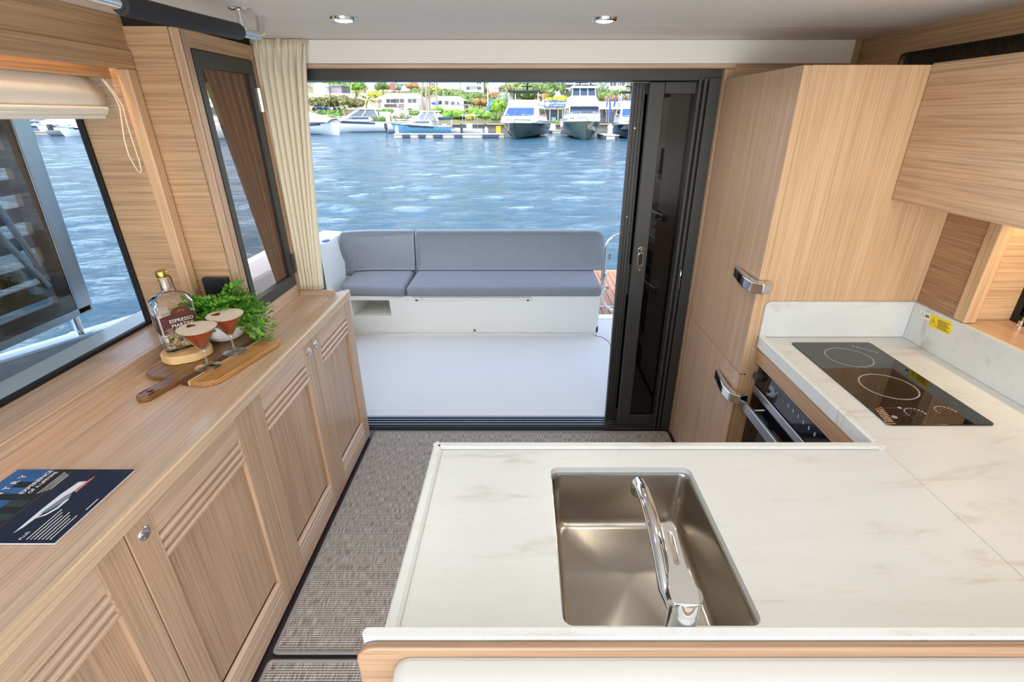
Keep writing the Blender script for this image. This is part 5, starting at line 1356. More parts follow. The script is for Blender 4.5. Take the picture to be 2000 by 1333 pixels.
# showroom with the blue sign
yS = 90
t = building('showroom', 'glazed waterfront showroom with cream columns under the blue sign', 'building', 1058, 1242, 238, 214, 212, yS, 9, GLZ, BEIGE, roofkind='flat', over=.6)
p, q = at_y(1172, 213.5, yS - .9), at_y(1244, 197, yS - .9)
MB().prism([(yS - .9, p.z), (yS + 9, p.z), (yS + 7, q.z), (yS + 3, q.z)], 'x', p.x, q.x).build('tiled_roof', ROOFT, t)
for u in (1061, 1073, 1089, 1098, 1107, 1118, 1184, 1199, 1214, 1228):
    p, q = at_y(u, 238, yS - .4), at_y(u + 1.8, 214, yS - .4); MB().box(p.x, q.x, yS - .45, yS - .2, p.z, q.z).build('column', PILE, t)
for u in (1077, 1102): p, q = at_y(u, 236, yS - .1), at_y(u + 9, 229, yS - .1); MB().box(p.x, q.x, yS - .12, yS - .05, p.z, q.z).build('counter_window', GLB, t)
t = thing('shop_sign', 'blue roof sign with white lettering over the waterfront showroom', 'sign', tuple(at_y(1087, 210, yS - 1)))
p, q = at_y(1063, 209.5, yS - 1.2), at_y(1109.5, 197, yS - 1.2)
MB().box(p.x, q.x, yS - 1.3, yS - 1.1, p.z, q.z).build('sign_board', BLUE, t)
for u in (1068, 1104): a = at_y(u, 214, yS - 1); MB().box(a.x - .05, a.x + .05, yS - 1.1, yS - 1.0, a.z, p.z).build('sign_post', GREYW, t)
sl = Vector(tuple(t.location)); sz = q.z - p.z; sw = q.x - p.x
def stext(body, fx, fz, size, sp=1): text('lettering', body, size, WHITEP, t, Matrix.Translation(Vector((p.x + sw * fx, yS - 1.33, p.z + sz * fz)) - sl) @ Matrix.Rotation(PI / 2, 4, 'X'), ext=.01, spacing=sp)
stext('SUN COUNTRY', .61, .62, sz * .47); stext('MARINE GROUP', .61, .25, sz * .27)
mb = MB()
for x0, x1 in ((.23, .33), (.89, .97)): mb.box(p.x + sw * x0, p.x + sw * x1, yS - 1.33, yS - 1.3, p.z + sz * .24, p.z + sz * .28)
mb.build('sign_rule', WHITEP, t)
mb = MB().lathe([(0, 0), (sz * .40, 0), (sz * .40, .03), (0, .03)], n=28).xf(Matrix.Translation((p.x + sw * .12, yS - 1.30, p.z + sz * .5)) @ Matrix.Rotation(PI / 2, 4, 'X'))
bd = mb.build('round_emblem', WHITEP, t)
mb = MB()
for k in range(3): mb.prism([(p.x + sw * .12 + sz * .30 * (i / 10 - .5) * 2, p.z + sz * (.36 + .11 * k) + sz * .03 * math.sin(i * 1.9 + k)) for i in range(11)] + [(p.x + sw * .12 + sz * .30 * (i / 10 - .5) * 2, p.z + sz * (.31 + .11 * k) + sz * .03 * math.sin(i * 1.9 + k)) for i in range(10, -1, -1)], 'y', yS - 1.345, yS - 1.33)
mb.build('emblem_wave', BLUE, bd)

def feather(u, v0, v1, y, wpx, label, lean_=2.0, col=None):
    a, b_ = at_y(u, v0, y), at_y(u + lean_, v1, y); w = (at_y(u + wpx, v0, y) - a).x
    t = thing('feather_flag', label, 'flag', tuple(a), 0, 'blue feather flags')
    MB().tube([(a.x, y, a.z - .5), (a.x, y, a.z), ((a.x + b_.x) / 2 - .02, y, (a.z + b_.z) / 2), (b_.x, y, b_.z)], .03, 6).build('pole', SATIN, t)
    n = 10; L_ = []; R_ = []
    for i in range(n + 1):
        s = .12 + .88 * i / n; c = Vector((a.x + (b_.x - a.x) * s * s, y - .03, a.z + (b_.z - a.z) * s))
        L_.append(c); R_.append(c + Vector((w * (.55 + .6 * math.sin(PI * min(1, s * .8 + .1))), .04 * math.sin(s * 9), 0)))
    MB().add(L_ + R_, [(i, i + 1, n + 2 + i, n + 1 + i) for i in range(n)]).build('banner', col or BLUE, t, solid=.02)
FB = plain('sky_blue_banner', '3f78c4', .6)
feather(950, 220, 191.5, 84, 5.5, 'large sky-blue feather flag by the bright green tree left of the black-topped yacht', 9, FB)
feather(1183.5, 213, 190, 88, 2.2, 'leftmost of the thin blue feather flags before the tiled roof', 2)
feather(1188.5, 236, 191, 87, 3.4, 'tallest blue feather flag reaching down to the showroom floor', 1)
feather(1197.5, 212, 188, 88, 3.0, 'third blue feather flag from the left before the tiled roof', 4)
feather(1212, 212, 188, 88, 3.0, 'fourth blue feather flag from the left before the tiled roof', 4)
feather(1226, 210, 187, 88, 2.4, 'rightmost blue feather flag before the tiled roof', 2)

def pole(u, v0, v1, y, label, r=.09, arm=0):
    a, b_ = at_y(u, v0, y), at_y(u, v1, y)
    t = thing('light_pole', label, 'pole', tuple(a))
    MB().tube([(a.x, y, a.z - 1), (b_.x, y, b_.z)], [r, r * .7], 8).build('shaft', WHITEP, t, smooth=True)
    if arm: MB().tube([(b_.x, y, b_.z - .2), (b_.x + arm, y, b_.z + .7)], .06, 6).build('arm', SATIN, t)
pole(685, 182, 166, 106, 'curved street lamp above the retaining wall', .08, 1.1)
pole(952.5, 215, 165, 90, 'tall white pole beside the sky-blue feather flag')
pole(1121, 200, 159, 94, 'tall pale pole left of the tall white yacht'); pole(1135, 180, 158, 95, 'thin pole rising behind the top of the tall white yacht', .07)
pole(1210, 198, 160, 95, 'thin pole above the tiled showroom roof', .06)

# ---- trees
TG = 'hillside trees'
T = [
 (628, 213, 186, 92, 42, 'olive', 'dark olive tree nearest the curtain below the retaining wall'),
 (664, 214, 184, 93, 58, 'olive', 'broad dark olive tree in the middle of the row below the retaining wall'),
 (692, 214, 190, 94, 36, 'olive', 'dark olive tree at the right end of the row, by the palms'),
 (648, 170, 156, 118, 40, 'bright', 'light green tree leaning over the grey garage wall'),
 (700, 180, 157, 116, 32, 'bright', 'rounded bright green tree right of the curved street lamp'),
 (676, 180, 158, 120, 24, 'mid', 'slim mid-green tree between the garage wall and the street lamp'),
 (748, 180, 157, 116, 24, 'mid', 'round lollipop tree before the pale grey terraced house'),
 (779, 180, 156, 122, 13, 'grey', 'thin dark conifer right of the brick chimney'),
 (734, 196, 176, 106, 22, 'yellow', 'low yellowish bush above the beige shed'),
 (826, 196, 170, 108, 34, 'mid', 'mid-green tree behind the tall bare palms'),
 (806, 178, 158, 120, 20, 'rust', 'brownish thin tree before the white hill house'),
 (850, 182, 168, 112, 26, 'yellow', 'yellow-green shrub on the bank right of the bare palms'),
 (872, 192, 172, 108, 44, 'mid', 'wide green tree on the bank below the row of six windows'),
 (893, 196, 174, 107, 34, 'mid', 'green tree behind the end of the office wing'),
 (912, 204, 178, 104, 36, 'mid', 'green tree below the arched balconies'),
 (936, 200, 180, 105, 24, 'mid', 'green shrub right below the cream apartment block'),
 (925, 206, 190, 101, 34, 'mid', 'low green bush between the office wing and the white pole'),
 (940, 212, 188, 100, 26, 'rust', 'rusty orange shrub left of the white pole'),
 (966, 198, 178, 103, 22, 'rust', 'reddish shrub on the slope below the pale blue-white block'),
 (969, 226, 185, 92, 30, 'bright', 'dense bright green tree right of the sky-blue feather flag'),
 (986, 228, 172, 96, 32, 'grey', 'tall grey-green tree left of the black-topped yacht'),
 (1000, 200, 157, 104, 40, 'olive', 'tall feathery olive tree behind the black-topped yacht'),
 (1028, 205, 158, 102, 48, 'mid', 'large green tree right behind the black yacht hardtop'),
 (1056, 200, 160, 106, 44, 'mid', 'green tree rising left of the blue sign'),
 (1078, 190, 158, 110, 26, 'mid', 'green tree beside the small glazed villa'),
 (1099, 192, 157, 107, 11, 'mid', 'narrow green cypress right of the small glazed villa'),
 (1088, 210, 184, 96, 54, 'yellow', 'bright yellow-green tree crowning above the blue sign'),
 (1134, 186, 168, 108, 22, 'yellow', 'yellow-green tree before the modern house'),
 (1158, 186, 168, 108, 26, 'olive', 'olive shrub right of the tall yacht cabin top'),
 (1174, 200, 158, 106, 30, 'grey', 'grey-green tree left of the white-framed villa'),
 (1186, 204, 170, 102, 34, 'mid', 'green tree below the white-framed villa'),
 (1208, 200, 170, 104, 30, 'bright', 'light green slope tree behind the blue flags'),
 (1200, 204, 184, 100, 36, 'rust', 'rusty shrub row above the tiled roof'),
 (1228, 206, 160, 100, 32, 'grey', 'dark grey-green tree touching the black door frame'),
 (1062, 196, 180, 100, 22, 'rust', 'purplish brown bush left of the yellow-green tree'),
]
for i, (u, v0, v1, y, wp, k, lab) in enumerate(T): tree(u, v0, v1, y, wp, k, lab, seed=i, grp=TG, n=1100)
palm(672, 215, 205, 88, 9, 'small palm before the dark olive trees'); palm(696, 212, 176, 100, 13, 'pale palm right of the olive trees')
palm(716, 220, 186, 90, 17, 'large fan palm left of the white office'); palm(713, 192, 166, 110, 11, 'palm on the slope above the large fan palm')
for u, y, lab in ((826, 92, 'leftmost of three tall bare palm trunks before the office'), (834.5, 91, 'middle of three tall bare palm trunks before the office'), (840, 93, 'rightmost of three tall bare palm trunks before the office')): palm(u, 224, 146, y, 9, lab, 16)
palm(853, 200, 146, 97, 8, 'slim tall palm trunk right of the three bare palms', 14)
B = [
 (784, 234, 211, 85, 32, 'white', 'white-flowering bush left of the blue-hulled boat roof'),
 (853, 223, 206, 88, 24, 'bright', 'bright green bush at the foot of the bare palms'),
 (888, 234, 209, 85, 34, 'bright', 'big round green bush behind the blue-hulled boat'),
 (915, 220, 211, 87, 20, 'yellow', 'low yellow-green bush left of the sky-blue feather flag'),
 (930, 230, 208, 86, 30, 'bright', 'green bush behind the small clipped ball bush'),
 (919, 234, 219.5, 84.5, 19, 'yellow', 'small clipped ball bush before the green bushes'),
 (951, 234, 216, 86, 22, 'bright', 'green bush beneath the sky-blue feather flag'),
 (969, 238, 221, 85.5, 16, 'hedge', 'dark green bush left of the black-topped yacht bow'),
]
for i, (u, v0, v1, y, wp, k, lab) in enumerate(B): tree(u, v0, v1, y, wp, k, lab, 'bush', 'bush', 700, False, i, 'waterside bushes')
def hedge(u0, u1, v0, v1, y, lab):
    p, q = at_y(u0, v0, y), at_y(u1, v1, y); rnd = random.Random(int(u0))
    t = thing('hedge', lab, 'hedge', ((p.x + q.x) / 2, y, p.z)); mb = MB()
    mb.box(p.x, q.x, y - .4, y + .4, p.z - .3, q.z - .1)
    for _ in range(int(60 * (q.x - p.x))):
        c = Vector((rnd.uniform(p.x, q.x), y - .42 - rnd.random() * .15, rnd.uniform(p.z, q.z))); w = .12
        mb.add([c + Vector((-w, 0, 0)), c + Vector((0, -.05, -w)), c + Vector((w, 0, .04)), c + Vector((0, .03, w))], [(0, 1, 2, 3)])
    mb.build('clipped_foliage', LV['hedge'], t)
hedge(624, 664, 229, 215.5, 84, 'clipped hedge behind the covered cruiser'); hedge(717, 768, 219, 213, 87.5, 'clipped hedge above the beige screen wall')
hedge(724, 751, 235, 227.5, 85.2, 'low hedge before the beige screen wall'); hedge(800, 818, 222, 215, 90, 'low hedge under the office windows'); hedge(1060, 1106, 246, 236, 83.5, 'low hedge along the quay below the showroom windows')
def cars(u0, u1, v0, v1, y, m, lab):
    p, q = at_y(u0, v0, y), at_y(u1, v1, y); h = q.z - p.z
    t = thing('parked_car', lab, 'car', ((p.x + q.x) / 2, y, p.z)); MB().prism([(p.x, p.z + .15 * h), (q.x, p.z + .15 * h), (q.x, p.z + .55 * h), (q.x - .1 * (q.x - p.x), p.z + .6 * h), (q.x - .25 * (q.x - p.x), q.z), (p.x + .2 * (q.x - p.x), q.z), (p.x + .05 * (q.x - p.x), p.z + .55 * h)], 'y', y, y + 1.8).build('body', m, t, bevel=.05)
    MB().prism([(p.x + .14 * (q.x - p.x), p.z + .6 * h), (q.x - .18 * (q.x - p.x), p.z + .6 * h), (q.x - .27 * (q.x - p.x), p.z + .95 * h), (p.x + .22 * (q.x - p.x), p.z + .95 * h)], 'y', y - .02, y + .05).build('side_glass', TINT, t)
    for f_ in (.2, .8): MB().lathe([(0, 0), (.3, 0), (.3, .2), (0, .2)], n=14).xf(Matrix.Translation((p.x + f_ * (q.x - p.x), y - .02, p.z + .2 * h)) @ Matrix.Rotation(-PI / 2, 4, 'X')).build('wheel', RUBBER, t)
cars(610, 624, 215, 208, 88, BLUE, 'blue car parked nearest the curtain'); cars(624, 637, 215, 208.5, 88.5, plain('car_teal_blue', '2f66a0', .3), 'second parked blue car before the olive trees'); cars(651, 664, 215, 208.5, 88.5, plain('silver_car', 'b9c4cc', .3), 'silver car parked behind the clipped hedge')

# ================================================================== BOATS AND DOCKS
def hull(mb, L, B_, hb, hs, drop=.25, p=2.4, rake=.8, flare=.82, n=14):
    """x forward from stern (0) to bow (L); waterline at z = 0"""
    rows = []
    for i in range(n + 1):
        t_ = i / n; bw = B_ / 2 * (1 - t_ ** p) ** .8 if t_ < 1 else .02
        h = hs + (hb - hs) * t_ ** 1.6; x = L * t_
        wl = bw * (flare - .25 * t_)
        rows.append([(x, -bw, h), (x - rake * .25 * t_, -(bw * .9 + wl * .1) , h * .75), (x - rake * .6 * t_, -wl, h * .18), (x - rake * t_, 0, -drop), (x - rake * .6 * t_, wl, h * .18), (x - rake * .25 * t_, bw * .9 + wl * .1, h * .75), (x, bw, h)])
    V = sum(rows, []); F = []
    for i in range(n):
        for j in range(6): F.append((i * 7 + j, i * 7 + j + 1, (i + 1) * 7 + j + 1, (i + 1) * 7 + j))
    F.append([0, 1, 2, 3, 4, 5, 6])
    return mb.add(V, F), rows
def deckf(mb, rows, inset=0, dz=0, i0=0, i1=None):
    i1 = i1 or len(rows) - 1
    for i in range(i0, i1):
        a, b_, c, d_ = rows[i][0], rows[i][6], rows[i + 1][6], rows[i + 1][0]
        mb.add([(q[0], q[1], q[2] + dz) for q in (a, b_, c, d_)], [(0, 1, 2, 3)])
    return mb
def rubrail(rows, r=.06, dz=0):
    return MB().tube([(q[0][0], q[0][1], q[0][2] + dz) for q in rows], r, 6).tube([(q[6][0], q[6][1], q[6][2] + dz) for q in rows], r, 6)
def rail(rows, h, i0, i1):
    mb = MB()
    for k in (0, 6):
        pts = [(rows[i][k][0], rows[i][k][1] * .96, rows[i][k][2] + h) for i in range(i0, i1)]
        mb.tube(pts, .028, 5); mb.tube([(a, b_, c - h * .5) for a, b_, c in pts], .018, 5)
        for i in range(i0, i1, 2): q = rows[i][k]; mb.tube([(q[0], q[1] * .96, q[2]), (q[0], q[1] * .96, q[2] + h)], .022, 5)
    return mb
def cab(x0, x1, x0t, x1t, w, wt, z0, z1):
    """trapezoid cabin: returns bottom and top quads"""
    return [(x0, -w, z0), (x1, -w * .92, z0), (x1, w * .92, z0), (x0, w, z0)], [(x0t, -wt, z1), (x1t, -wt * .92, z1), (x1t, wt * .92, z1), (x0t, wt, z1)]
def sides(b_, t_): return {'r': [b_[0], b_[1], t_[1], t_[0]], 'f': [b_[1], b_[2], t_[2], t_[1]], 'l': [b_[2], b_[3], t_[3], t_[2]], 'a': [b_[3], b_[0], t_[0], t_[3]]}

def flybridge(name, label, u, v, L, B_, hb, hs, ang, hullm, kind):
    p = at_z(u, v, ZWAT)
    t = thing(name, label, 'boat', (p.x, p.y, ZWAT), ang)
    def bl(mb, nm, m, par=t, **k):
        for i in range(len(mb.v)): x, y, z = mb.v[i]; mb.v[i] = (x - L + .8, y, z)
        return mb.build(nm, m, par, local=True, **k)
    hf = .84
    mb, rows = hull(MB(), L, B_, hb * hf, hs * hf, flare=.86, p=3.4, rake=1.0)
    bl(mb, 'hull', hullm, smooth=True, ang=60)
    mb = MB()
    for i in range(len(rows) - 1):
        for k in (0, 6):
            a, b_ = rows[i][k], rows[i + 1][k]; f_ = 1.03
            mb.add([a, b_, (b_[0], b_[1] * f_, b_[2] / hf), (a[0], a[1] * f_, a[2] / hf)], [(0, 1, 2, 3)])
    rows2 = [[(q[0], q[1] * 1.03, q[2] / hf) for q in r] for r in rows]
    deckf(mb, rows2); bl(mb, 'topsides', WHB, smooth=True, ang=50)
    bl(rubrail(rows2, .04), 'rub_rail', RAILM); bl(rail(rows2, .5, 7, 14), 'bow_rail', RAILM)
    zd = hb * .97
    if kind == 'low':
        z1 = zd + 1.45
        b_, t_ = cab(1, L * .80, 2, L * .60, B_ * .44, B_ * .36, zd - .25, z1)
        c = bl(MB().hexa(b_, t_), 'superstructure', WHB, bevel=.10); S = sides(b_, t_)
        bl(MB().patch(S['f'], .07, .93, .36, .82, .03, .05), 'windscreen', TINTB, c)
        for k in 'rl': bl(MB().patch(S[k], .30, .92, .34, .80, .03, .05), 'side_window', TINT, c)
        mb = MB(); q = S['f']
        for a0, a1 in ((.30, .46), (.70, .56)):
            P0 = Vector(q[0]) * (1 - a0) + Vector(q[1]) * a0; P1 = Vector(q[3]) * (1 - a1) + Vector(q[2]) * a1
            mb.tube([P0 + (P1 - P0) * .34 + Vector((.08, 0, .06)), P0 + (P1 - P0) * .62 + Vector((.08, 0, .06))], .025, 5)
        bl(mb, 'wiper', RAILM, c)
        b_, t_ = cab(2.0, L * .57, 2.0, L * .55, B_ * .37, B_ * .375, z1, z1 + .42)
        f2 = bl(MB().hexa(b_, t_), 'flybridge', WHB, bevel=.06)
        bl(MB().patch(sides(b_, t_)['f'], .06, .94, .5, 1.15, .03, .05), 'fly_screen', CANV, f2)
        zt_ = z1 + 1.28
        bl(MB().box(2.3, L * .54, -B_ * .36, B_ * .36, zt_, zt_ + .14), 'hardtop', BLACK, bevel=.05)
        mb = MB()
        for x in (2.6, L * .52):
            for y in (-B_ * .34, B_ * .34): mb.tube([(x, y, z1 + .4), (x - .1, y, zt_)], .05, 6)
        bl(mb, 'hardtop_post', RAILM)
        bl(MB().box(3.4, 4.4, -.62, .62, zt_ + .62, zt_ + .70).tube([(3.9, 0, zt_ + .1), (3.9, 0, zt_ + 1.0)], .11, 8), 'radar_arch', BLACK)
        b_, t_ = cab(L * .64, L * .86, L * .64, L * .80, B_ * .28, B_ * .24, zd - .1, zd + .30); bl(MB().hexa(b_, t_), 'sun_pad', plain('sunpad_cream', 'ddd6c4', .7) if 'sunpad_cream' not in bpy.data.materials else bpy.data.materials['sunpad_cream'], bevel=.06)
    else:
        b_, t_ = cab(1, L * .74, 1.5, L * .68, B_ * .42, B_ * .39, zd - .2, zd + 1.12)
        c = bl(MB().hexa(b_, t_), 'superstructure', WHB, bevel=.07); S = sides(b_, t_)
        bl(MB().patch(S['f'], .02, .98, .45, .93, .03, .05), 'windscreen', TINT, c)
        for k in 'rl': bl(MB().patch(S[k], .2, .95, .4, .88, .03, .05), 'side_window', TINT, c)
        b2, t2 = cab(1, L * .72, 1.8, L * .60, B_ * .385, B_ * .335, zd + 1.12, zd + 2.05)
        c2 = bl(MB().hexa(b2, t2), 'flybridge_face', WHB, bevel=.08)
        b3, t3 = cab(1.8, L * .595, 2.4, L * .55, B_ * .33, B_ * .305, zd + 2.05, zd + 2.80)
        c3 = bl(MB().hexa(b3, t3), 'upper_cabin', WHB, bevel=.04); S = sides(b3, t3)
        for k in range(3): bl(MB().patch(S['f'], .03 + k * .325, .03 + k * .325 + .29, .06, .94, .03, .05), 'windscreen', TINT, c3)
        for k in 'rl': bl(MB().patch(S[k], .1, .95, .1, .9, .03, .05), 'side_window', TINT, c3)
        bl(MB().box(2.0, L * .575, -B_ * .315, B_ * .315, zd + 2.80, zd + 3.02), 'hardtop', plain('pale_blue_top', 'c4ccda', .3), bevel=.08)
        mb = MB(); mb.tube([(5, -.2, zd + 3.0), (5, -.2, zd + 3.45)], .08, 6).box(4.8, 5.2, -.75, .6, zd + 3.42, zd + 3.5).tube([(5.4, .9, zd + 3.0), (5.4, .9, zd + 3.4)], .1, 6)
        bl(mb, 'radar', BLACK)
        b_, t_ = cab(L * .70, L * .88, L * .70, L * .85, B_ * .30, B_ * .26, zd - .1, zd + .35); bl(MB().hexa(b_, t_), 'sun_pad', WHB, bevel=.06)
    bl(MB().box(L - .65, L + .12, -.12, .12, hb - .12, hb + .04), 'anchor_roller', RAILM, bevel=.03)
    return t
flybridge('motor_yacht', 'flybridge yacht with black hardtop and dark grey hull, bow towards us', 1006, 272.5, 13, 4.7, 1.85, 1.6, math.radians(-99), HULLG, 'low')
flybridge('motor_yacht', 'tall white yacht with three-pane upper cabin and dark grey hull, bow on', 1144, 274, 14, 4.2, 2.05, 1.8, math.radians(-92), plain('greenish_grey_hull', '59635a', .15), 'tall')
t3 = flybridge('motor_yacht', 'navy-hulled cruiser partly hidden by the black door frame', 1236, 272.5, 11, 3.4, 1.75, 1.4, math.radians(-96), HULLN, 'low')

def express(name, label, u, v, L, B_, hb, ang, hm=None, hardtop=True, cover=False):
    p = at_z(u, v, ZWAT); t = thing(name, label, 'boat', (p.x, p.y, ZWAT), ang)
    def bl(mb, nm, m, par=t, **k):
        for i in range(len(mb.v)): x, y, z = mb.v[i]; mb.v[i] = (x - L / 2, y, z)
        return mb.build(nm, m, par, local=True, **k)
    mb, rows = hull(MB(), L, B_, hb, hb * .72); bl(mb, 'hull', hm or WHB, smooth=True, ang=60)
    mb = MB(); deckf(mb, rows); bl(mb, 'deck', WHB); bl(rubrail(rows), 'rub_rail', RAILM)
    mb = MB()
    for k, k2 in ((0, 1), (6, 5)):
        for i in range(4, 11):
            A0, A1, B0, B1 = [Vector(q) for q in (rows[i][k], rows[i + 1][k], rows[i][k2], rows[i + 1][k2])]; o_ = Vector((0, -.03 if k == 0 else .03, 0))
            f0, f1 = (.25 + .1 * (i == 4), .95 - .5 * (i == 10)); mb.add([A0 * (1 - f0) + B0 * f0 + o_, A1 * (1 - f0) + B1 * f0 + o_, A1 * (1 - f1) + B1 * f1 + o_, A0 * (1 - f1) + B0 * f1 + o_], [(0, 1, 2, 3)])
        bl(mb, 'hull_window', TINT, smooth=True); mb = MB()
    if cover:
        mb = MB(); n = 10
        mb.grid(lambda a, b_: (L * .03 + a * L * .85, (b_ - .5) * B_ * .96 * (1 - .7 * max(0, a - .4) ** 1.5), hb * .9 + (1.5 * (1 - .75 * a)) * math.sin(PI * b_) ** .7), 12, n)
        bl(mb, 'boat_cover', plain('white_cover', 'eae8e4', .8) if 'white_cover' not in bpy.data.materials else bpy.data.materials['white_cover'], smooth=True, ang=80)
        return t
    b_, t_ = cab(L * .30, L * .80, L * .32, L * .62, B_ * .40, B_ * .32, hb * .85, hb * .85 + .55); bl(MB().hexa(b_, t_), 'coachroof', WHB, bevel=.1)
    for k in 'rl': bl(MB().patch(sides(b_, t_)[k], .25, .9, .25, .75, .02, .04), 'cabin_window', TINT)
    b_, t_ = cab(L * .22, L * .62, L * .26, L * .45, B_ * .36, B_ * .30, hb * .85 + .45, hb * .85 + 1.45)
    c = bl(MB().hexa(b_, t_), 'windscreen', pane('boat_glazing', (.45, .5, .56), .12) if 'boat_glazing' not in bpy.data.materials else bpy.data.materials['boat_glazing'])
    for k in 'rl':
        q = [Vector(a) for a in sides(b_, t_)[k]]
        for f_ in ((0, 3), (1, 2)): bl(MB().tube([q[f_[0]], q[f_[1]]], .07, 6), 'screen_post', WHB, c)
        m0, m1 = q[0] * .55 + q[1] * .45, q[3] * .55 + q[2] * .45; bl(MB().tube([m0, m1], .06, 6), 'screen_post', WHB, c)
    if hardtop: bl(MB().box(L * .16, L * .50, -B_ * .36, B_ * .36, hb * .85 + 1.42, hb * .85 + 1.56), 'hardtop', WHB, bevel=.07)
    bl(MB().box(L * .28, L * .36, -.5, .5, hb * .85, hb * .85 + 1.1), 'helm_seat', CANV, bevel=.08)
    bl(rail(rows, .5, 8, 14), 'bow_rail', RAILM)
    return t
express('covered_cruiser', 'white cruiser under a white cover moored nearest the curtain', 626, 263, 9, 3.4, 1.65, math.radians(-35), plain('pale_grey_hull', 'c9ced2', .2), cover=True)
express('express_cruiser', 'large white express cruiser with dark raked windscreen and hardtop', 698, 258.5, 11, 3.6, 1.85, math.radians(205))
ex = express('speed_boat', 'steel-blue hulled boat with a white hardtop behind the fendered dock', 824, 264, 7.4, 2.5, 1.4, math.radians(184), HULLB)
def outboard(t, x, y, z, rz=0):
    return None
def dinghy(u, v, L, ang, lab, m=HYP, tee=False, canopy=False):
    p = at_z(u, v, ZWAT); t = thing('small_boat', lab, 'boat', (p.x, p.y, ZWAT), ang)
    mb, rows = hull(MB(), L, 1.9, .75, .6, drop=.15); mb.build('hull', m, t, smooth=True, ang=60, local=True); deckf(MB(), rows, dz=-.15).build('floor_boards', CANV, t, local=True)
    MB().box(L * .38, L * .52, -.4, .4, .4, 1.25).build('console', WHB, t, bevel=.05, local=True)
    e = MB().box(-.35, .05, -.22, .22, .55, 1.25).box(-.25, 0, -.12, .12, -.3, .6).build('outboard_motor', BLACK_AL, t, bevel=.06, local=True)
    if canopy or tee:
        z = 2.2 if tee else 1.75
        MB().box(L * .18, L * .68, -.85, .85, z, z + (.12 if tee else .25)).build('canopy', WHB if tee else NAVYC, t, bevel=.06, local=True)
        mb = MB()
        for x in (L * .24, L * .62):
            for y in (-.75, .75): mb.tube([(x, y, .6), (x, y, z)], .035, 5)
        mb.build('canopy_post', RAILM, t, local=True)
    return t
dinghy(757, 260, 3.8, math.radians(20), 'pale inflatable tender with an outboard right of the express cruiser')
dinghy(900, 262, 4.6, math.radians(185), 'white day boat under a navy canopy by the dock', WHB, canopy=True)
dinghy(945, 262, 4.2, math.radians(170), 'white centre-console boat with a white canopy beside the yellow box', WHB, tee=True)

def dock(u0, v0, u1, v1, lab, wdt=2.0, bump=()):
    a, b_ = at_z(u0, v0, ZWAT), at_z(u1, v1, ZWAT); d_ = b_ - a; ang = math.atan2(d_.y, d_.x); L = d_.length
    t = thing('floating_dock', lab, 'dock', tuple(a), ang)
    MB().box(0, L, 0, wdt, .02, .36).build('float', DOCKW, t, local=True)
    MB().box(-.05, L + .05, -.08, wdt + .05, .36, .43).build('deck_boards', plain('dock_boards', 'bdb6aa', .8) if 'dock_boards' not in bpy.data.materials else bpy.data.materials['dock_boards'], t, local=True)
    for x0, x1 in bump: MB().box(L * x0, L * x1, -.16, -.0, .06, .38).build('bumper', DOCKB, t, bevel=.04, local=True)
    return t
dock(770, 270, 985, 270, 'long floating dock with blue bumpers in front of the blue-hulled boat', 1.6, ((.075, .145), (.22, .285), (.355, .44), (.545, .62), (.8, .95)))
dock(1066, 261, 1108, 261, 'floating dock between the two large yachts', 1.4, ((.12, .3), (.7, .9)))
dock(1180, 273, 1208, 273, 'short floating dock right of the tall white yacht', 5, ((.0, .12), (.75, .98)))
def piling(u, v0, v1, y, lab, r=.2):
    y = at_z(u, v0 + 3, ZWAT).y; a, b_ = at_y(u, v0, y), at_y(u, v1, y); t = thing('piling', lab, 'piling', tuple(a), 0, 'cream dock pilings')
    MB().lathe([(0, -2), (r, -2), (r, b_.z - a.z - .3), (0, b_.z - a.z - .3)], tuple(a), 14).build('post', PILE, t, smooth=True)
    MB().lathe([(0, 0), (r * 1.15, 0), (r * 1.1, .12), (0, .42)], (a.x, a.y, b_.z - .32), 14).build('cap', WHITEP, t, smooth=True)
piling(776, 263, 246, 70, 'cream piling before the bow of the blue-hulled boat'); piling(950, 266, 249, 70, 'cream piling left of the yellow box')
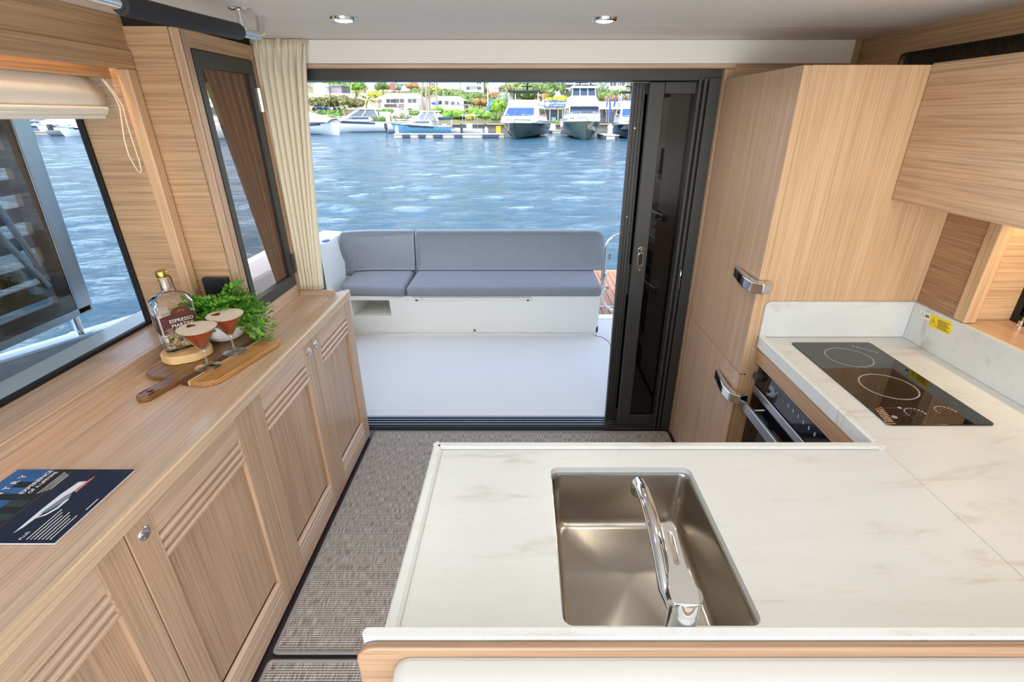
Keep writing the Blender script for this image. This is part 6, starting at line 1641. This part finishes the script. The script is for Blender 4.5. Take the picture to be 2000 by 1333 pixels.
piling(1190.5, 269, 243, 66, 'cream piling on the short dock right of the tall yacht', .26); piling(1204, 262, 243, 72, 'cream piling beside the navy-hulled cruiser', .2)
yD = at_z(974, 268, ZWAT).y; p = at_y(974, 260, yD); t = thing('dock_box', 'yellow dock box at the bow of the black-topped yacht', 'box', tuple(p)); MB().box(p.x - .28, p.x + .28, yD, yD + .5, p.z - .1, p.z + .62).build('case', YBOX, t, bevel=.08); MB().box(p.x - .3, p.x + .3, yD - .03, yD + .52, p.z + .62, p.z + .7).build('lid', YBOX, t, bevel=.03)
yD = at_z(1075, 261, ZWAT).y + .1; p = at_y(1075, 254, yD); t = thing('dock_steps', 'white dock steps between the two large yachts', 'steps', tuple(p))
for k in range(3): MB().box(p.x - .7, p.x + .7, yD + .3 * k, yD + .35 + .3 * k, p.z - .3, p.z + .25 * (k + 1)).build('step', WHITEP, t)

# boats seen through the port window and the smoked quarter window
express('moored_cruiser', 'white cruiser seen through the port window beside the oak reveal', 181, 266, 6.5, 2.7, 1.1, math.radians(200))
express('blue_cruiser', 'blue-grey hulled cruiser seen through the port window beside the screen post', 82, 262, 8, 2.7, 1.3, math.radians(178), plain('blue_grey_hull', '8fa3b4', .25))
express('shrouded_boat', 'boat under a white cover seen in the middle of the port window', 124, 263, 5, 2.4, 1.3, math.radians(235), cover=True)
dinghy(106, 265, 3.6, math.radians(0), 'grey inflatable seen through the port window')
p = at_z(58, 262.5, ZWAT); a, b_ = at_y(58, 263, p.y - 3), at_y(56, 240, p.y - 3)
t = thing('piling', 'white-capped piling seen through the port window', 'piling', tuple(a), 0, 'cream dock pilings'); MB().lathe([(0, -2), (.28, -2), (.28, b_.z - a.z - .3), (0, b_.z - a.z - .3)], tuple(a), 14).build('post', PILE, t, smooth=True); MB().lathe([(0, 0), (.32, 0), (.3, .12), (0, .45)], (a.x, a.y, b_.z - .32), 14).build('cap', WHITEP, t, smooth=True)
dock(40, 263.5, 215, 266, 'floating dock seen through the port window', 1.6)
flybridge('motor_yacht', 'white yacht seen through the smoked quarter window', 520, 272, 11, 3.8, 1.9, 1.6, math.radians(-4), WHB, 'low')
